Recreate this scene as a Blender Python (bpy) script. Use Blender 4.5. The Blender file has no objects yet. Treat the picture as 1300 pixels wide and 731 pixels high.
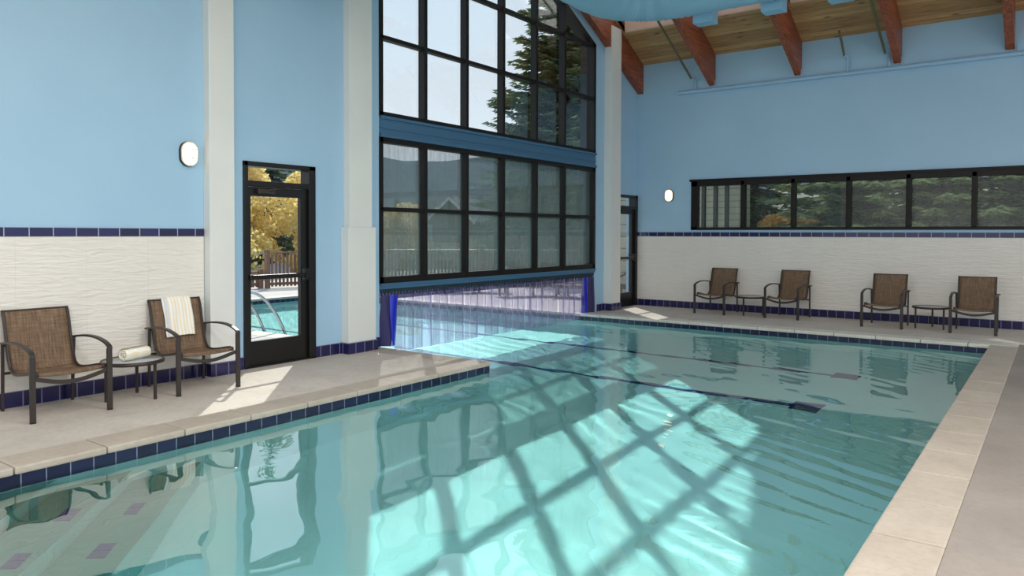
import bpy, bmesh, math, random
from mathutils import Vector, Matrix
random.seed(7)
C = bpy.context.scene.collection
PI = math.pi
def lin(c):
    out = []
    for v in c:
        v = v / 255.0
        out.append(v / 12.92 if v <= 0.04045 else ((v + 0.055) / 1.055) ** 2.4)
    return tuple(out) + (1.0,)

# ------------------------------------------------------------------ mesh builder
class MB:
    def __init__(s): s.v = []; s.f = []; s.sm = []
    def add(s, vs, fs, smooth=False):
        o = len(s.v); s.v += [tuple(p) for p in vs]; s.f += [tuple(i + o for i in f) for f in fs]; s.sm += [smooth] * len(fs)
    def box(s, a, b, rz=0, c=None):
        x0, y0, z0 = a; x1, y1, z1 = b
        p = [(x0,y0,z0),(x1,y0,z0),(x1,y1,z0),(x0,y1,z0),(x0,y0,z1),(x1,y0,z1),(x1,y1,z1),(x0,y1,z1)]
        s.add(p, [(0,3,2,1),(4,5,6,7),(0,1,5,4),(1,2,6,5),(2,3,7,6),(3,0,4,7)])
        return s
    def bbox(s, a, b, r=0.01):          # box with chamfered edges
        bm = bmesh.new(); bmesh.ops.create_cube(bm, size=1)
        d = [b[i]-a[i] for i in range(3)]; m = [(b[i]+a[i])/2 for i in range(3)]
        for v in bm.verts: v.co = Vector([v.co[i]*d[i]+m[i] for i in range(3)])
        bmesh.ops.bevel(bm, geom=bm.edges[:], offset=min(r, min(d)*0.45), segments=2, affect='EDGES', profile=0.6)
        bm.verts.index_update()
        s.add([v.co for v in bm.verts], [[v.index for v in f.verts] for f in bm.faces]); bm.free(); return s
    def prism(s, pts, axis, a, b):      # pts 2D polygon; axis 'x': (y,z); 'y': (x,z); 'z': (x,y)
        n = len(pts)
        def P(p, t): return (t,p[0],p[1]) if axis=='x' else (p[0],t,p[1]) if axis=='y' else (p[0],p[1],t)
        vs = [P(p,a) for p in pts] + [P(p,b) for p in pts]
        fs = [tuple(range(n))[::-1], tuple(range(n,2*n))] + [(i,(i+1)%n,(i+1)%n+n,i+n) for i in range(n)]
        s.add(vs, fs); return s
    def tube(s, path, r, n=10, caps=True, radii=None, flat=None):
        # flat=(w,h): rectangular section width w (side) and height h
        path = [Vector(p) for p in path]; m = len(path); rings = []
        up = Vector((0,0,1)); prev = None
        for i, p in enumerate(path):
            t = (path[min(i+1,m-1)] - path[max(i-1,0)]).normalized()
            if prev is None:
                a = t.cross(up)
                if a.length < 1e-3: a = t.cross(Vector((0,1,0)))
                a.normalize()
            else:
                a = (prev - t*prev.dot(t)); a.normalize()
            prev = a; b = a.cross(t)
            if flat:
                w, h = flat[0]/2, flat[1]/2; c = min(w,h)*0.35
                sec = [(w,h-c),(w-c,h),(-w+c,h),(-w,h-c),(-w,-h+c),(-w+c,-h),(w-c,-h),(w,-h+c)]
                rings.append([p + a*x + b*y for x,y in sec])
            else:
                rr = radii[i] if radii else r
                rings.append([p + a*math.cos(2*PI*k/n)*rr + b*math.sin(2*PI*k/n)*rr for k in range(n)])
        k = len(rings[0]); vs = [q for R in rings for q in R]
        fs = [(i*k+j, i*k+(j+1)%k, (i+1)*k+(j+1)%k, (i+1)*k+j) for i in range(m-1) for j in range(k)]
        s.add(vs, fs, smooth=not flat)
        if caps: s.add(rings[0], [tuple(range(k))[::-1]]); s.add(rings[-1], [tuple(range(k))])
        return s
    def lathe(s, prof, n=32, axis='z', c=(0,0,0), smooth=True):
        vs = []; m = len(prof)
        for r,h in prof:
            for k in range(n):
                a = 2*PI*k/n; x,y = r*math.cos(a), r*math.sin(a)
                q = (x,y,h) if axis=='z' else (h,x,y) if axis=='x' else (x,h,y)
                vs.append((q[0]+c[0],q[1]+c[1],q[2]+c[2]))
        fs = [(i*n+j, i*n+(j+1)%n, (i+1)*n+(j+1)%n, (i+1)*n+j) for i in range(m-1) for j in range(n)]
        s.add(vs, fs, smooth)
        s.add(vs[:n], [tuple(range(n))[::-1]]); s.add(vs[-n:], [tuple(range(n))]); return s
    def xf(s, M): s.v = [tuple(M @ Vector(p)) for p in s.v]; return s
    def build(s, name, m, parent=None, fix=True):
        me = bpy.data.meshes.new(name); me.from_pydata(s.v, [], s.f); me.update()
        me.polygons.foreach_set('use_smooth', s.sm)
        if fix and len(s.f) < 5000:
            bm = bmesh.new(); bm.from_mesh(me); bmesh.ops.recalc_face_normals(bm, faces=bm.faces); bm.to_mesh(me); bm.free()
        me.materials.append(m)
        o = bpy.data.objects.new(name, me); C.objects.link(o)
        if parent: o.parent = parent
        return o
def tag(o, label=None, cat=None, group=None, kind=None):
    if label: o['label'] = label
    if cat: o['category'] = cat
    if group: o['group'] = group
    if kind: o['kind'] = kind
    return o
def thing(name, label, cat, loc=(0,0,0), rz=0, group=None, kind=None):
    o = bpy.data.objects.new(name, None); C.objects.link(o); o.empty_display_size = 0.1
    o.location = loc; o.rotation_euler = (0,0,rz); return tag(o, label, cat, group, kind)
def struct(name, mb, m, parent=None):
    o = mb.build(name, m, parent)
    if not parent: o['kind'] = 'structure'
    return o
def dup(root, loc, rz, label, group=None):
    r = root.copy(); C.objects.link(r); r.location = loc; r.rotation_euler = (0,0,rz); r['label'] = label
    if group: r['group'] = group
    for ch in list(root.children):
        c = ch.copy(); C.objects.link(c); c.parent = r
        for g in ch.children:
            d = g.copy(); C.objects.link(d); d.parent = c
    return r

# ------------------------------------------------------------------ materials
class NT:
    def __init__(s, name):
        s.m = bpy.data.materials.new(name); s.m.use_nodes = True; s.t = s.m.node_tree; s.t.nodes.clear()
        s.out = s.t.nodes.new('ShaderNodeOutputMaterial')
    def n(s, typ, **kw):
        nd = s.t.nodes.new(typ)
        for k,v in kw.items():
            if k.startswith('i_'): nd.inputs[k[2:].replace('_',' ')].default_value = v
            else: setattr(nd, k, v)
        return nd
    def l(s, a, b): s.t.links.new(a, b)
    def coord(s, kind='Object'): return s.n('ShaderNodeTexCoord').outputs[kind]
    def pos(s): return s.n('ShaderNodeNewGeometry').outputs['Position']
    def map(s, src, scale=(1,1,1), loc=(0,0,0), rot=(0,0,0)):
        m = s.n('ShaderNodeMapping'); m.inputs['Scale'].default_value = scale; m.inputs['Location'].default_value = loc; m.inputs['Rotation'].default_value = rot
        s.l(src, m.inputs['Vector']); return m.outputs[0]
    def noise(s, src, scale, detail=3, rough=0.5, dist=0):
        m = s.n('ShaderNodeTexNoise'); m.inputs['Scale'].default_value = scale; m.inputs['Detail'].default_value = detail
        m.inputs['Roughness'].default_value = rough; m.inputs['Distortion'].default_value = dist; s.l(src, m.inputs['Vector']); return m.outputs[0]
    def ramp(s, src, stops, interp='LINEAR'):
        r = s.n('ShaderNodeValToRGB'); e = r.color_ramp.elements; r.color_ramp.interpolation = interp
        while len(e) < len(stops): e.new(0.5)
        for k,(p,c) in zip(e, stops): k.position = p; k.color = c if len(c)==4 else tuple(c)+(1,)
        s.l(src, r.inputs[0]); return r.outputs[0]
    def mix(s, f, a, b, mode='MIX'):
        m = s.n('ShaderNodeMix', data_type='RGBA', blend_type=mode)
        for sock, v in ((m.inputs[0], f), (m.inputs[6], a), (m.inputs[7], b)):
            if hasattr(v, 'links'): s.l(v, sock)
            else: sock.default_value = v
        return m.outputs[2]
    def math(s, op, a, b=0.0, c=None):
        m = s.n('ShaderNodeMath', operation=op)
        for k,v in enumerate((a,b,c)):
            if v is None: continue
            if hasattr(v,'links'): s.l(v, m.inputs[k])
            else: m.inputs[k].default_value = v
        return m.outputs[0]
    def bump(s, h, strength=0.3, dist=0.01, normal=None):
        b = s.n('ShaderNodeBump'); b.inputs['Strength'].default_value = strength; b.inputs['Distance'].default_value = dist
        s.l(h, b.inputs['Height'])
        if normal: s.l(normal, b.inputs['Normal'])
        return b.outputs[0]
    def pbr(s, col, rough=0.5, metal=0, normal=None, spec=0.5, emit=None, es=0, trans=None):
        p = s.n('ShaderNodeBsdfPrincipled')
        for k,v in (('Base Color',col),('Roughness',rough),('Metallic',metal),('Specular IOR Level',spec)):
            if hasattr(v,'links'): s.l(v, p.inputs[k])
            else: p.inputs[k].default_value = v
        if normal: s.l(normal, p.inputs['Normal'])
        if emit: p.inputs['Emission Color'].default_value = emit; p.inputs['Emission Strength'].default_value = es
        s.l(p.outputs[0], s.out.inputs[0]); return p
M = {}
def simple(key, rgb, rough=0.5, metal=0, spec=0.5, vary=0.06, vs=4.0, bump=0.0, bs=60):
    t = NT(key); src = t.coord()
    c = lin(rgb); n = t.noise(src, vs, 4)
    col = t.mix(n, tuple(v*(1-vary) for v in c[:3])+(1,), tuple(min(1,v*(1+vary)) for v in c[:3])+(1,))
    nm = t.bump(t.noise(src, bs, 3), bump, 0.01) if bump else None
    t.pbr(col, rough, metal, nm, spec); M[key] = t.m; return t.m

def tile_mat(key, rgb, axis_h, size, z_lines=(), grout=(170,175,190), rough=0.15, gw=0.035, off=0.0, both=False):
    # glazed tiles laid in a row, grout lines every `size` metres along the horizontal axes
    t = NT(key); src = t.pos(); sep = t.n('ShaderNodeSeparateXYZ'); t.l(src, sep.inputs[0])
    geo = t.n('ShaderNodeNewGeometry'); sn = t.n('ShaderNodeSeparateXYZ'); t.l(geo.outputs['True Normal'], sn.inputs[0])
    ax = t.math('ABSOLUTE', sn.outputs[0]); use_y = t.math('GREATER_THAN', ax, 0.5)
    h = t.math('ADD', t.math('MULTIPLY', use_y, sep.outputs[1]), t.math('MULTIPLY', t.math('SUBTRACT', 1.0, use_y), sep.outputs[0]))
    q = t.math('ADD', t.math('DIVIDE', h, size), off); fr = t.math('FRACT', q); cell = t.math('FLOOR', q)
    line = t.math('GREATER_THAN', t.math('ABSOLUTE', t.math('SUBTRACT', fr, 0.5)), 0.5-gw)
    for zl in z_lines:
        line = t.math('MAXIMUM', line, t.math('LESS_THAN', t.math('ABSOLUTE', t.math('SUBTRACT', sep.outputs[2], zl)), 0.0025))
    wn = t.n('ShaderNodeTexWhiteNoise', noise_dimensions='1D'); t.l(cell, wn.inputs['W'])
    c = lin(rgb); col = t.mix(wn.outputs[0], tuple(v*0.75 for v in c[:3])+(1,), tuple(v*1.3 for v in c[:3])+(1,))
    col = t.mix(t.noise(src, 25, 3), col, t.mix(0.25, col, (0.02,0.02,0.06,1)))
    col = t.mix(line, col, lin(grout))
    ro = t.math('ADD', rough, t.math('MULTIPLY', line, 0.6))
    nm = t.bump(t.math('SUBTRACT', 1.0, line), 0.3, 0.002)
    t.pbr(col, ro, 0, nm); M[key] = t.m; return t.m

# painted block wall (blue): faint joints of the blockwork
def wall_blue():
    t = NT('blue_paint'); src = t.pos()
    sep = t.n('ShaderNodeSeparateXYZ'); t.l(src, sep.inputs[0])
    h = t.math('ADD', sep.outputs[0], sep.outputs[1]); cmb = t.n('ShaderNodeCombineXYZ'); t.l(h, cmb.inputs[0]); t.l(sep.outputs[2], cmb.inputs[1])
    br = t.n('ShaderNodeTexBrick'); t.l(cmb.outputs[0], br.inputs['Vector']); br.inputs['Scale'].default_value = 1
    br.inputs['Brick Width'].default_value = 0.4; br.inputs['Row Height'].default_value = 0.2; br.inputs['Mortar Size'].default_value = 0.004; br.inputs['Mortar Smooth'].default_value = 1
    n = t.noise(src, 1.2, 3)
    col = t.mix(n, lin((158,194,219)), lin((168,203,226)))
    hgt = t.math('ADD', t.math('MULTIPLY', br.outputs['Fac'], -0.25), t.math('MULTIPLY', t.noise(src, 50, 3), 0.3))
    t.pbr(col, 0.5, 0, t.bump(hgt, 0.25, 0.004)); M['blue'] = t.m
wall_blue()
def white_wall():
    t = NT('white_paint'); src = t.pos()
    col = t.mix(t.noise(src, 1.5, 3), lin((218,220,216)), lin((232,232,226)))
    t.pbr(col, 0.5, 0, t.bump(t.noise(src, 40, 3), 0.12, 0.004)); M['white'] = t.m
white_wall()
def wave_tile():
    t = NT('wave_relief_tile'); src = t.pos()
    sep = t.n('ShaderNodeSeparateXYZ'); t.l(src, sep.inputs[0])
    h = t.math('ADD', sep.outputs[0], sep.outputs[1]); cmb = t.n('ShaderNodeCombineXYZ'); t.l(h, cmb.inputs[0]); t.l(sep.outputs[2], cmb.inputs[2])
    mp = t.map(cmb.outputs[0], (1.0, 1, 7.5))
    n = t.noise(mp, 3.2, 3, 0.45, 1.2)
    fx = t.math('FRACT', t.math('DIVIDE', h, 0.6)); fz = t.math('FRACT', t.math('DIVIDE', t.math('SUBTRACT', sep.outputs[2], 0.14), 0.346))
    ln = t.math('MAXIMUM', t.math('LESS_THAN', fx, 0.004), t.math('LESS_THAN', fz, 0.006))
    col = t.mix(t.noise(src, 2, 2), lin((224,219,209)), lin((234,229,220)))
    col = t.mix(t.math('MULTIPLY', ln, 0.35), col, lin((180,175,165)))
    t.pbr(col, 0.42, 0, t.bump(n, 0.35, 0.05)); M['wave'] = t.m
wave_tile()
tile_mat('navy_base', (36,34,80), 'h', 0.152, (0.138,), (120,120,150))
tile_mat('navy_border', (38,40,84), 'h', 0.2, (), (170,180,205), gw=0.02)
tile_mat('navy_pool', (18,27,58), 'h', 0.155, (), (125,135,150), rough=0.12, gw=0.022)
def concrete(key, a, b, big=0.7, bump=0.25, rough=0.75):
    t = NT(key); src = t.pos()
    n1 = t.noise(src, big, 6, 0.65); n2 = t.noise(src, 22, 5, 0.7)
    col = t.mix(t.ramp(n1, [(0.3,(0,0,0)),(0.7,(1,1,1))]), lin(a), lin(b))
    col = t.mix(t.math('MULTIPLY', t.ramp(n2, [(0.45,(0,0,0)),(0.7,(1,1,1))]), 0.18), col, lin((110,98,88)))
    st = t.noise(t.map(src, (1,1,1)), 3.3, 5, 0.6, 0.6)
    col = t.mix(t.math('MULTIPLY', t.ramp(st, [(0.52,(0,0,0)),(0.75,(1,1,1))]), 0.3), col, lin((150,138,126)))
    t.pbr(col, rough, 0, t.bump(t.math('ADD', n2, t.noise(src, 90, 3)), bump, 0.006), 0.3); M[key] = t.m
concrete('deck', (188,180,170), (206,198,188))
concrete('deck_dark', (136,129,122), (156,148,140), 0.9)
concrete('coping', (172,161,147), (188,178,164), 2.2, 0.12, 0.55)
concrete('coping_white', (205,203,190), (220,217,205), 1.5, 0.1, 0.45)
concrete('deck_out', (170,160,152), (186,177,170), 0.5)
simple('plaster', (228,244,242), 0.7, vary=0.04, vs=1.3, bump=0.1, bs=30)
simple('navy_line', (22,34,110), 0.3)
simple('dark_frame', (24,21,19), 0.5, 0.0, 0.3, 0.1)
simple('door_metal', (30,28,27), 0.32, 0.3, 0.5, 0.12, 3)
simple('steel_blue', (66,108,140), 0.45, vary=0.05)
simple('bronze', (62,54,50), 0.42, 0.35, vary=0.08)
simple('steel', (200,200,200), 0.15, 1.0, vary=0.02)
simple('pipe_blue', (158,194,222), 0.5)
simple('pink_lining', (238,200,184), 0.5)
simple('olive_pipe', (112,106,78), 0.55, 0.1)
simple('duct', (146,190,216), 0.75, vary=0.05, vs=2)
simple('black_rubber', (20,20,20), 0.7)
simple('bulb_white', (215,212,205), 0.4)
simple('blue_vinyl', (16,34,190), 0.22, spec=0.6, vary=0.2, vs=6)
simple('outdoor_brown', (92,58,44), 0.6, vary=0.2)
simple('pale_metal', (205,205,200), 0.4, 0.3)
simple('bark', (74,60,50), 0.9, vary=0.3, vs=12, bump=0.5)
simple('pale_bark', (190,184,168), 0.8, vary=0.3, vs=10, bump=0.3)
simple('slate_grey', (95,98,104), 0.7)
simple('slate_dark', (62,66,58), 0.7)
simple('car_paint', (196,204,214), 0.2, 0.3)
simple('car_glass', (30,36,44), 0.08)
simple('tan_stone', (186,172,150), 0.8, vary=0.2, vs=8, bump=0.4)
def wood(key, a, b, axis, plank=0.14, rough=0.5, knots=True, line=0.5):
    t = NT(key); src = t.pos(); sep = t.n('ShaderNodeSeparateXYZ'); t.l(src, sep.inputs[0])
    long_sc = {'x':(0.6,9,9),'y':(9,0.6,9)}[axis]
    g = t.noise(t.map(src, long_sc), 3.2, 6, 0.62, 0.7)
    cross = sep.outputs[1 if axis=='x' else 0]
    along = sep.outputs[0 if axis=='x' else 1]
    if plank:
        q = t.math('DIVIDE', cross, plank); cell = t.math('FLOOR', q); fr = t.math('FRACT', q)
        wn = t.n('ShaderNodeTexWhiteNoise', noise_dimensions='1D'); t.l(cell, wn.inputs['W'])
        g2 = t.math('ADD', t.math('MULTIPLY', g, 0.75), t.math('MULTIPLY', wn.outputs[0], 0.3))
    else: g2 = g
    col = t.ramp(g2, [(0.28,lin(a)[:3]),(0.8,lin(b)[:3])])
    if knots:
        vo = t.n('ShaderNodeTexVoronoi'); t.l(t.map(src, (2.2,7.5,3) if axis=='x' else (7.5,2.2,3)), vo.inputs['Vector']); vo.inputs['Scale'].default_value = 1.0
        kn = t.ramp(vo.outputs['Distance'], [(0.05,(1,1,1)),(0.2,(0,0,0))])
        col = t.mix(t.math('MULTIPLY', kn, 0.75), col, lin((52,28,14)))
    if plank:
        ln = t.math('LESS_THAN', fr, 0.06); col = t.mix(t.math('MULTIPLY', ln, line), col, lin((40,24,12)))
        nm = t.bump(t.math('SUBTRACT', 1.0, ln), 0.4, 0.01)
    else: nm = t.bump(g, 0.15, 0.004)
    t.pbr(col, rough, 0, nm, 0.35); M[key] = t.m
wood('ceiling_wood', (146,104,62), (228,184,130), 'x', 0.10, line=.35)
wood('rafter_wood', (92,48,32), (196,108,74), 'y', None, 0.4, False)
wood('fence_wood', (96,66,52), (150,112,92), 'x', 0.5, 0.7, False)
def siding():
    t = NT('siding'); src = t.pos(); sep = t.n('ShaderNodeSeparateXYZ'); t.l(src, sep.inputs[0])
    fr = t.math('FRACT', t.math('DIVIDE', sep.outputs[2], 0.16))
    col = t.mix(t.math('LESS_THAN', fr, 0.12), lin((196,190,166)), lin((150,145,125)))
    t.pbr(col, 0.7, 0, t.bump(fr, 0.5, 0.02)); M['siding'] = t.m
siding()
# woven sling fabric of the chairs: fine vertical threads
def sling():
    t = NT('sling_fabric'); src = t.coord(); 
    a = t.noise(t.map(src, (130,6,6)), 1.0, 3, 0.6); b = t.noise(t.map(src, (8,90,90)), 1.0, 3, 0.6)
    g = t.math('ADD', t.math('MULTIPLY', a, 0.65), t.math('MULTIPLY', b, 0.35))
    col = t.ramp(g, [(0.34,lin((82,66,52))[:3]),(0.5,lin((116,94,74))[:3]),(0.68,lin((150,126,100))[:3])])
    t.pbr(col, 0.7, 0, t.bump(g, 0.3, 0.002), 0.3); M['sling'] = t.m
sling()
def towel_mat():
    t = NT('towel'); src = t.coord()
    st = t.n('ShaderNodeTexWave', wave_type='BANDS', bands_direction='X'); t.l(src, st.inputs['Vector']); st.inputs['Scale'].default_value = 9; st.inputs['Distortion'].default_value = 0.6; st.inputs['Detail'].default_value = 1
    f = t.ramp(st.outputs[0], [(0.55,(0,0,0)),(0.8,(1,1,1))])
    col = t.mix(f, lin((246,245,240)), lin((240,226,190)))
    st2 = t.ramp(t.noise(t.map(src,(14,0.1,0.1)), 1, 1), [(0.58,(0,0,0)),(0.64,(1,1,1))])
    col = t.mix(t.math('MULTIPLY', st2, 0.6), col, lin((196,208,222)))
    t.pbr(col, 0.95, 0, t.bump(t.noise(src, 260, 3), 0.6, 0.004), 0.1); M['towel'] = t.m
towel_mat()
def glass(key, tint=(0.94,0.96,0.96), dirt=0.0, dirtcol=(150,160,160), refl=1.0):
    t = NT(key)
    tr = t.n('ShaderNodeBsdfTransparent'); tr.inputs[0].default_value = tint + (1,)
    gl = t.n('ShaderNodeBsdfGlossy'); gl.inputs['Roughness'].default_value = 0.0
    fr = t.n('ShaderNodeFresnel'); fr.inputs[0].default_value = 1.45
    f = t.math('MULTIPLY', fr.outputs[0], 0.6*refl)
    mx = t.n('ShaderNodeMixShader'); t.l(f, mx.inputs[0]); t.l(tr.outputs[0], mx.inputs[1]); t.l(gl.outputs[0], mx.inputs[2])
    o = mx.outputs[0]
    if dirt:
        src = t.pos()
        a = t.noise(t.map(src, (7,7,0.9)), 2.4, 6, 0.68, 0.5); b = t.noise(t.map(src,(1,1,1)), 1.1, 4, 0.6); c = t.noise(t.map(src, (26,26,2.5)), 1.0, 5, 0.75)
        s_ = t.math('ADD', t.math('MULTIPLY', a, 0.5), t.math('ADD', t.math('MULTIPLY', b, 0.3), t.math('MULTIPLY', c, 0.32)))
        sep = t.n('ShaderNodeSeparateXYZ'); t.l(src, sep.inputs[0])
        lo = t.n('ShaderNodeMapRange'); t.l(sep.outputs[2], lo.inputs[0]); lo.inputs[1].default_value = 3.0; lo.inputs[2].default_value = 0.9; lo.inputs[3].default_value = 0.35; lo.inputs[4].default_value = 1.0
        d = t.math('MULTIPLY', t.math('MULTIPLY', t.ramp(s_, [(0.38,(0.05,0.05,0.05)),(0.66,(1,1,1))]), dirt), lo.outputs[0])
        tl = t.n('ShaderNodeBsdfTranslucent'); tl.inputs[0].default_value = lin(dirtcol)
        df = t.n('ShaderNodeBsdfDiffuse'); df.inputs[0].default_value = lin(dirtcol)
        m2 = t.n('ShaderNodeMixShader'); m2.inputs[0].default_value = 0.5; t.l(tl.outputs[0], m2.inputs[1]); t.l(df.outputs[0], m2.inputs[2])
        m3 = t.n('ShaderNodeMixShader'); t.l(d, m3.inputs[0]); t.l(o, m3.inputs[1]); t.l(m2.outputs[0], m3.inputs[2]); o = m3.outputs[0]
    t.l(o, t.out.inputs[0]); M[key] = t.m
glass('glass', refl=.5)
glass('glass_dirty', dirt=0.6, dirtcol=(112,128,127))
glass('glass_hazy', dirt=0.14, dirtcol=(170,176,166))
glass('vinyl', (0.88,0.87,0.95), dirt=0.10, dirtcol=(200,196,225), refl=0.9)
glass('vinyl_edge', (0.8,0.8,0.9), dirt=0.75, dirtcol=(225,222,240), refl=1)
glass('vinyl_band', (0.42,0.42,0.62), dirt=0.45, dirtcol=(90,92,140), refl=0.8)
def frosted():
    t = NT('frosted_skylight')
    tl = t.n('ShaderNodeBsdfTranslucent'); tl.inputs[0].default_value = (0.9,0.86,0.82,1)
    df = t.n('ShaderNodeBsdfDiffuse'); df.inputs[0].default_value = (0.9,0.86,0.82,1)
    mx = t.n('ShaderNodeMixShader'); mx.inputs[0].default_value = 0.25; t.l(tl.outputs[0], mx.inputs[1]); t.l(df.outputs[0], mx.inputs[2])
    t.l(mx.outputs[0], t.out.inputs[0]); M['frosted'] = t.m
frosted()
def foliage(key, a, b, trans=0.25):
    t = NT(key); src = t.coord()
    n = t.noise(src, 1.6, 4, 0.7); n2 = t.noise(src, 11, 2)
    g = t.math('ADD', t.math('MULTIPLY', n, 0.55), t.math('MULTIPLY', n2, 0.45))
    col = t.ramp(g, [(0.36,lin(a)[:3]),(0.64,lin(b)[:3])])
    df = t.n('ShaderNodeBsdfDiffuse'); t.l(col, df.inputs[0]); tl = t.n('ShaderNodeBsdfTranslucent'); t.l(col, tl.inputs[0])
    mx = t.n('ShaderNodeMixShader'); mx.inputs[0].default_value = trans; t.l(df.outputs[0], mx.inputs[1]); t.l(tl.outputs[0], mx.inputs[2])
    t.l(mx.outputs[0], t.out.inputs[0]); M[key] = t.m
foliage('spruce', (70,90,64), (158,172,124), .35)
foliage('spruce_light', (112,126,74), (232,232,168), .5)
foliage('aspen', (222,190,96), (252,242,184), 0.5)
foliage('shrub_green', (70,88,50), (140,150,80), 0.35)
foliage('orange_shrub', (225,176,92), (250,222,140), 0.45)
def hill_mat():
    t = NT('hillside'); src = t.pos()
    n = t.noise(t.map(src,(1,1,2.0)), 0.09, 8, 0.75); n2 = t.noise(src, 0.6, 3, 0.6)
    col = t.ramp(t.math('ADD', t.math('MULTIPLY', n, 0.6), t.math('MULTIPLY', n2, 0.4)), [(0.38,lin((60,66,76))[:3]),(0.62,lin((104,108,116))[:3])])  # distance haze mixed into this grey-blue hill colour
    t.pbr(col, 1, 0, None, 0.0); M['hill'] = t.m
hill_mat()
def ground_mat():
    t = NT('scrub_ground'); src = t.pos()
    n = t.noise(src, 0.25, 8, 0.7)
    col = t.ramp(n, [(0.35,lin((62,70,56))[:3]),(0.65,lin((112,110,88))[:3])])
    t.pbr(col, 1, 0, None, 0.0); M['ground'] = t.m
ground_mat()

WL = -0.12
REFRACT = True
def water_mat():
    t = NT('pool_water'); src = t.pos()
    tint = (0.60, 0.875, 0.88, 1)
    if REFRACT:
        p = t.n('ShaderNodeBsdfRefraction'); p.inputs['Color'].default_value = tint; p.inputs['Roughness'].default_value = 0.0; p.inputs['IOR'].default_value = 1.33
    else:
        p = t.n('ShaderNodeBsdfTransparent'); p.inputs[0].default_value = tint
    gl = t.n('ShaderNodeBsdfGlossy'); gl.inputs['Roughness'].default_value = 0.0
    fr = t.n('ShaderNodeFresnel'); fr.inputs[0].default_value = 1.33
    lp = t.n('ShaderNodeNewGeometry').outputs['Backfacing']
    f = t.math('MINIMUM', t.math('MULTIPLY', fr.outputs[0], 2.7), 0.42)
    f = t.math('MULTIPLY', f, t.math('SUBTRACT', 1.0, lp))
    mx = t.n('ShaderNodeMixShader'); t.l(f, mx.inputs[0]); t.l(p.outputs[0], mx.inputs[1]); t.l(gl.outputs[0], mx.inputs[2])
    t.l(mx.outputs[0], t.out.inputs[0]); M['water'] = t.m
water_mat()

# ------------------------------------------------------------------ dimensions
XL, YB = -7.5, 14.8
YR, ZE, SL = 10.02, 5.24, 0.5                 # ridge Y, eave height, pitch
XR = 6.0
def roofz(y): return ZE + SL*(YB-y) if y >= YR else max(ZE, ZE + SL*(YB-YR) - SL*(YR-y))
YE = YR-(YB-YR)                                # near eave
W0, W1 = 7.10, 12.95                           # window wall opening
# window slope: parallel to the roof, lower
def winz(y): return 5.33 + SL*((12.95-y) if y >= YR else (12.95-YR)-(YR-y))

# ------------------------------------------------------------------ walls
wl = MB()
D1a, D1b, D1h = 4.99, 6.00, 2.385
D2a, D2b, D2h = 13.86, 14.79, 2.40
xa, xb = XL-0.25, XL
def wall_poly(pts): wl.prism(pts, 'x', xa, xb)
wall_poly([(-4,0),(D1a,0),(D1a,ZE+.1),(-4,ZE+.1)])
wall_poly([(D1a,D1h),(D1b,D1h),(D1b,roofz(D1b)+.1),(D1a,ZE+.1)])
wall_poly([(D1b,0),(W0,0),(W0,roofz(W0)+.1),(D1b,roofz(D1b)+.1)])
wall_poly([(W0,winz(W0)),(YR,winz(YR)),(YR,roofz(YR)+.1),(W0,roofz(W0)+.1)])
wall_poly([(YR,winz(YR)),(W1,winz(W1)),(W1,roofz(W1)+.1),(YR,roofz(YR)+.1)])
wall_poly([(W1,-0.0),(D2a,0),(D2a,roofz(D2a)+.1),(W1,roofz(W1)+.1)])
wall_poly([(D2a,D2h),(D2b,D2h),(D2b,roofz(D2b)+.1),(D2a,roofz(D2a)+.1)])
wall_poly([(D2b,0),(YB+.25,0),(YB+.25,ZE+.1),(D2b,roofz(D2b)+.1)])
struct('wall_left', wl, M['blue'])
wb = MB()
BW0, BW1, BZ0, BZ1 = -6.23, 1.5, 1.65, 2.69
wb.box((XL,YB,0),(XR,YB+.25,BZ0)).box((XL,YB,BZ1),(XR,YB+.25,ZE+.1)).box((XL,YB,BZ0),(BW0,YB+.25,BZ1)).box((BW1,YB,BZ0),(XR,YB+.25,BZ1))
struct('wall_back', wb, M['blue'])
# wave relief tile panels on lower walls + navy border + navy base
struct('wall_tile_left', MB().box((XL,-4,0.14),(XL+.012,4.50,1.525)), M['wave'])
struct('wall_tile_back', MB().box((XL,YB-.012,0.14),(XR,YB,1.525)), M['wave'])
struct('trim_1', MB().box((XL,-4,1.525),(XL+.02,4.50,1.605)), M['navy_border'])
struct('trim_2', MB().box((XL,YB-.02,1.515),(XR,YB,1.60)), M['navy_border'])
bl = MB().box((XL,-4,0.0),(XL+.02,D1a,0.14)).box((XL,D1b,0),(XL+.02,W0,0.14)).box((XL,W1+.1,0),(XL+.02,D2a,.14))
bl.box((XL,4.5,0),(XL+.14,4.83,.14)).box((XL,6.41,0),(XL+.16,6.93,.14)).box((XL,13.30,0),(XL+.19,13.76,.14))
struct('baseboard_left', bl, M['navy_base'])
struct('baseboard_back', MB().box((XL,YB-.022,0),(XR,YB,.14)), M['navy_base'])
# white pilasters on the window wall
struct('pilaster', MB().bbox((XL,4.51,.14),(XL+.12,4.81,ZE),.006), M['white'])
p2 = MB().bbox((XL,6.43,.14),(XL+.14,6.91,1.64),.006).bbox((XL,6.47,1.64),(XL+.12,6.86,roofz(6.6)),.006)
struct('pilaster', p2, M['white'])
p3 = MB().bbox((XL,13.33,.14),(XL+.17,13.73,roofz(13.73)-.0),.006)
struct('pilaster', p3, M['white'])
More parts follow.
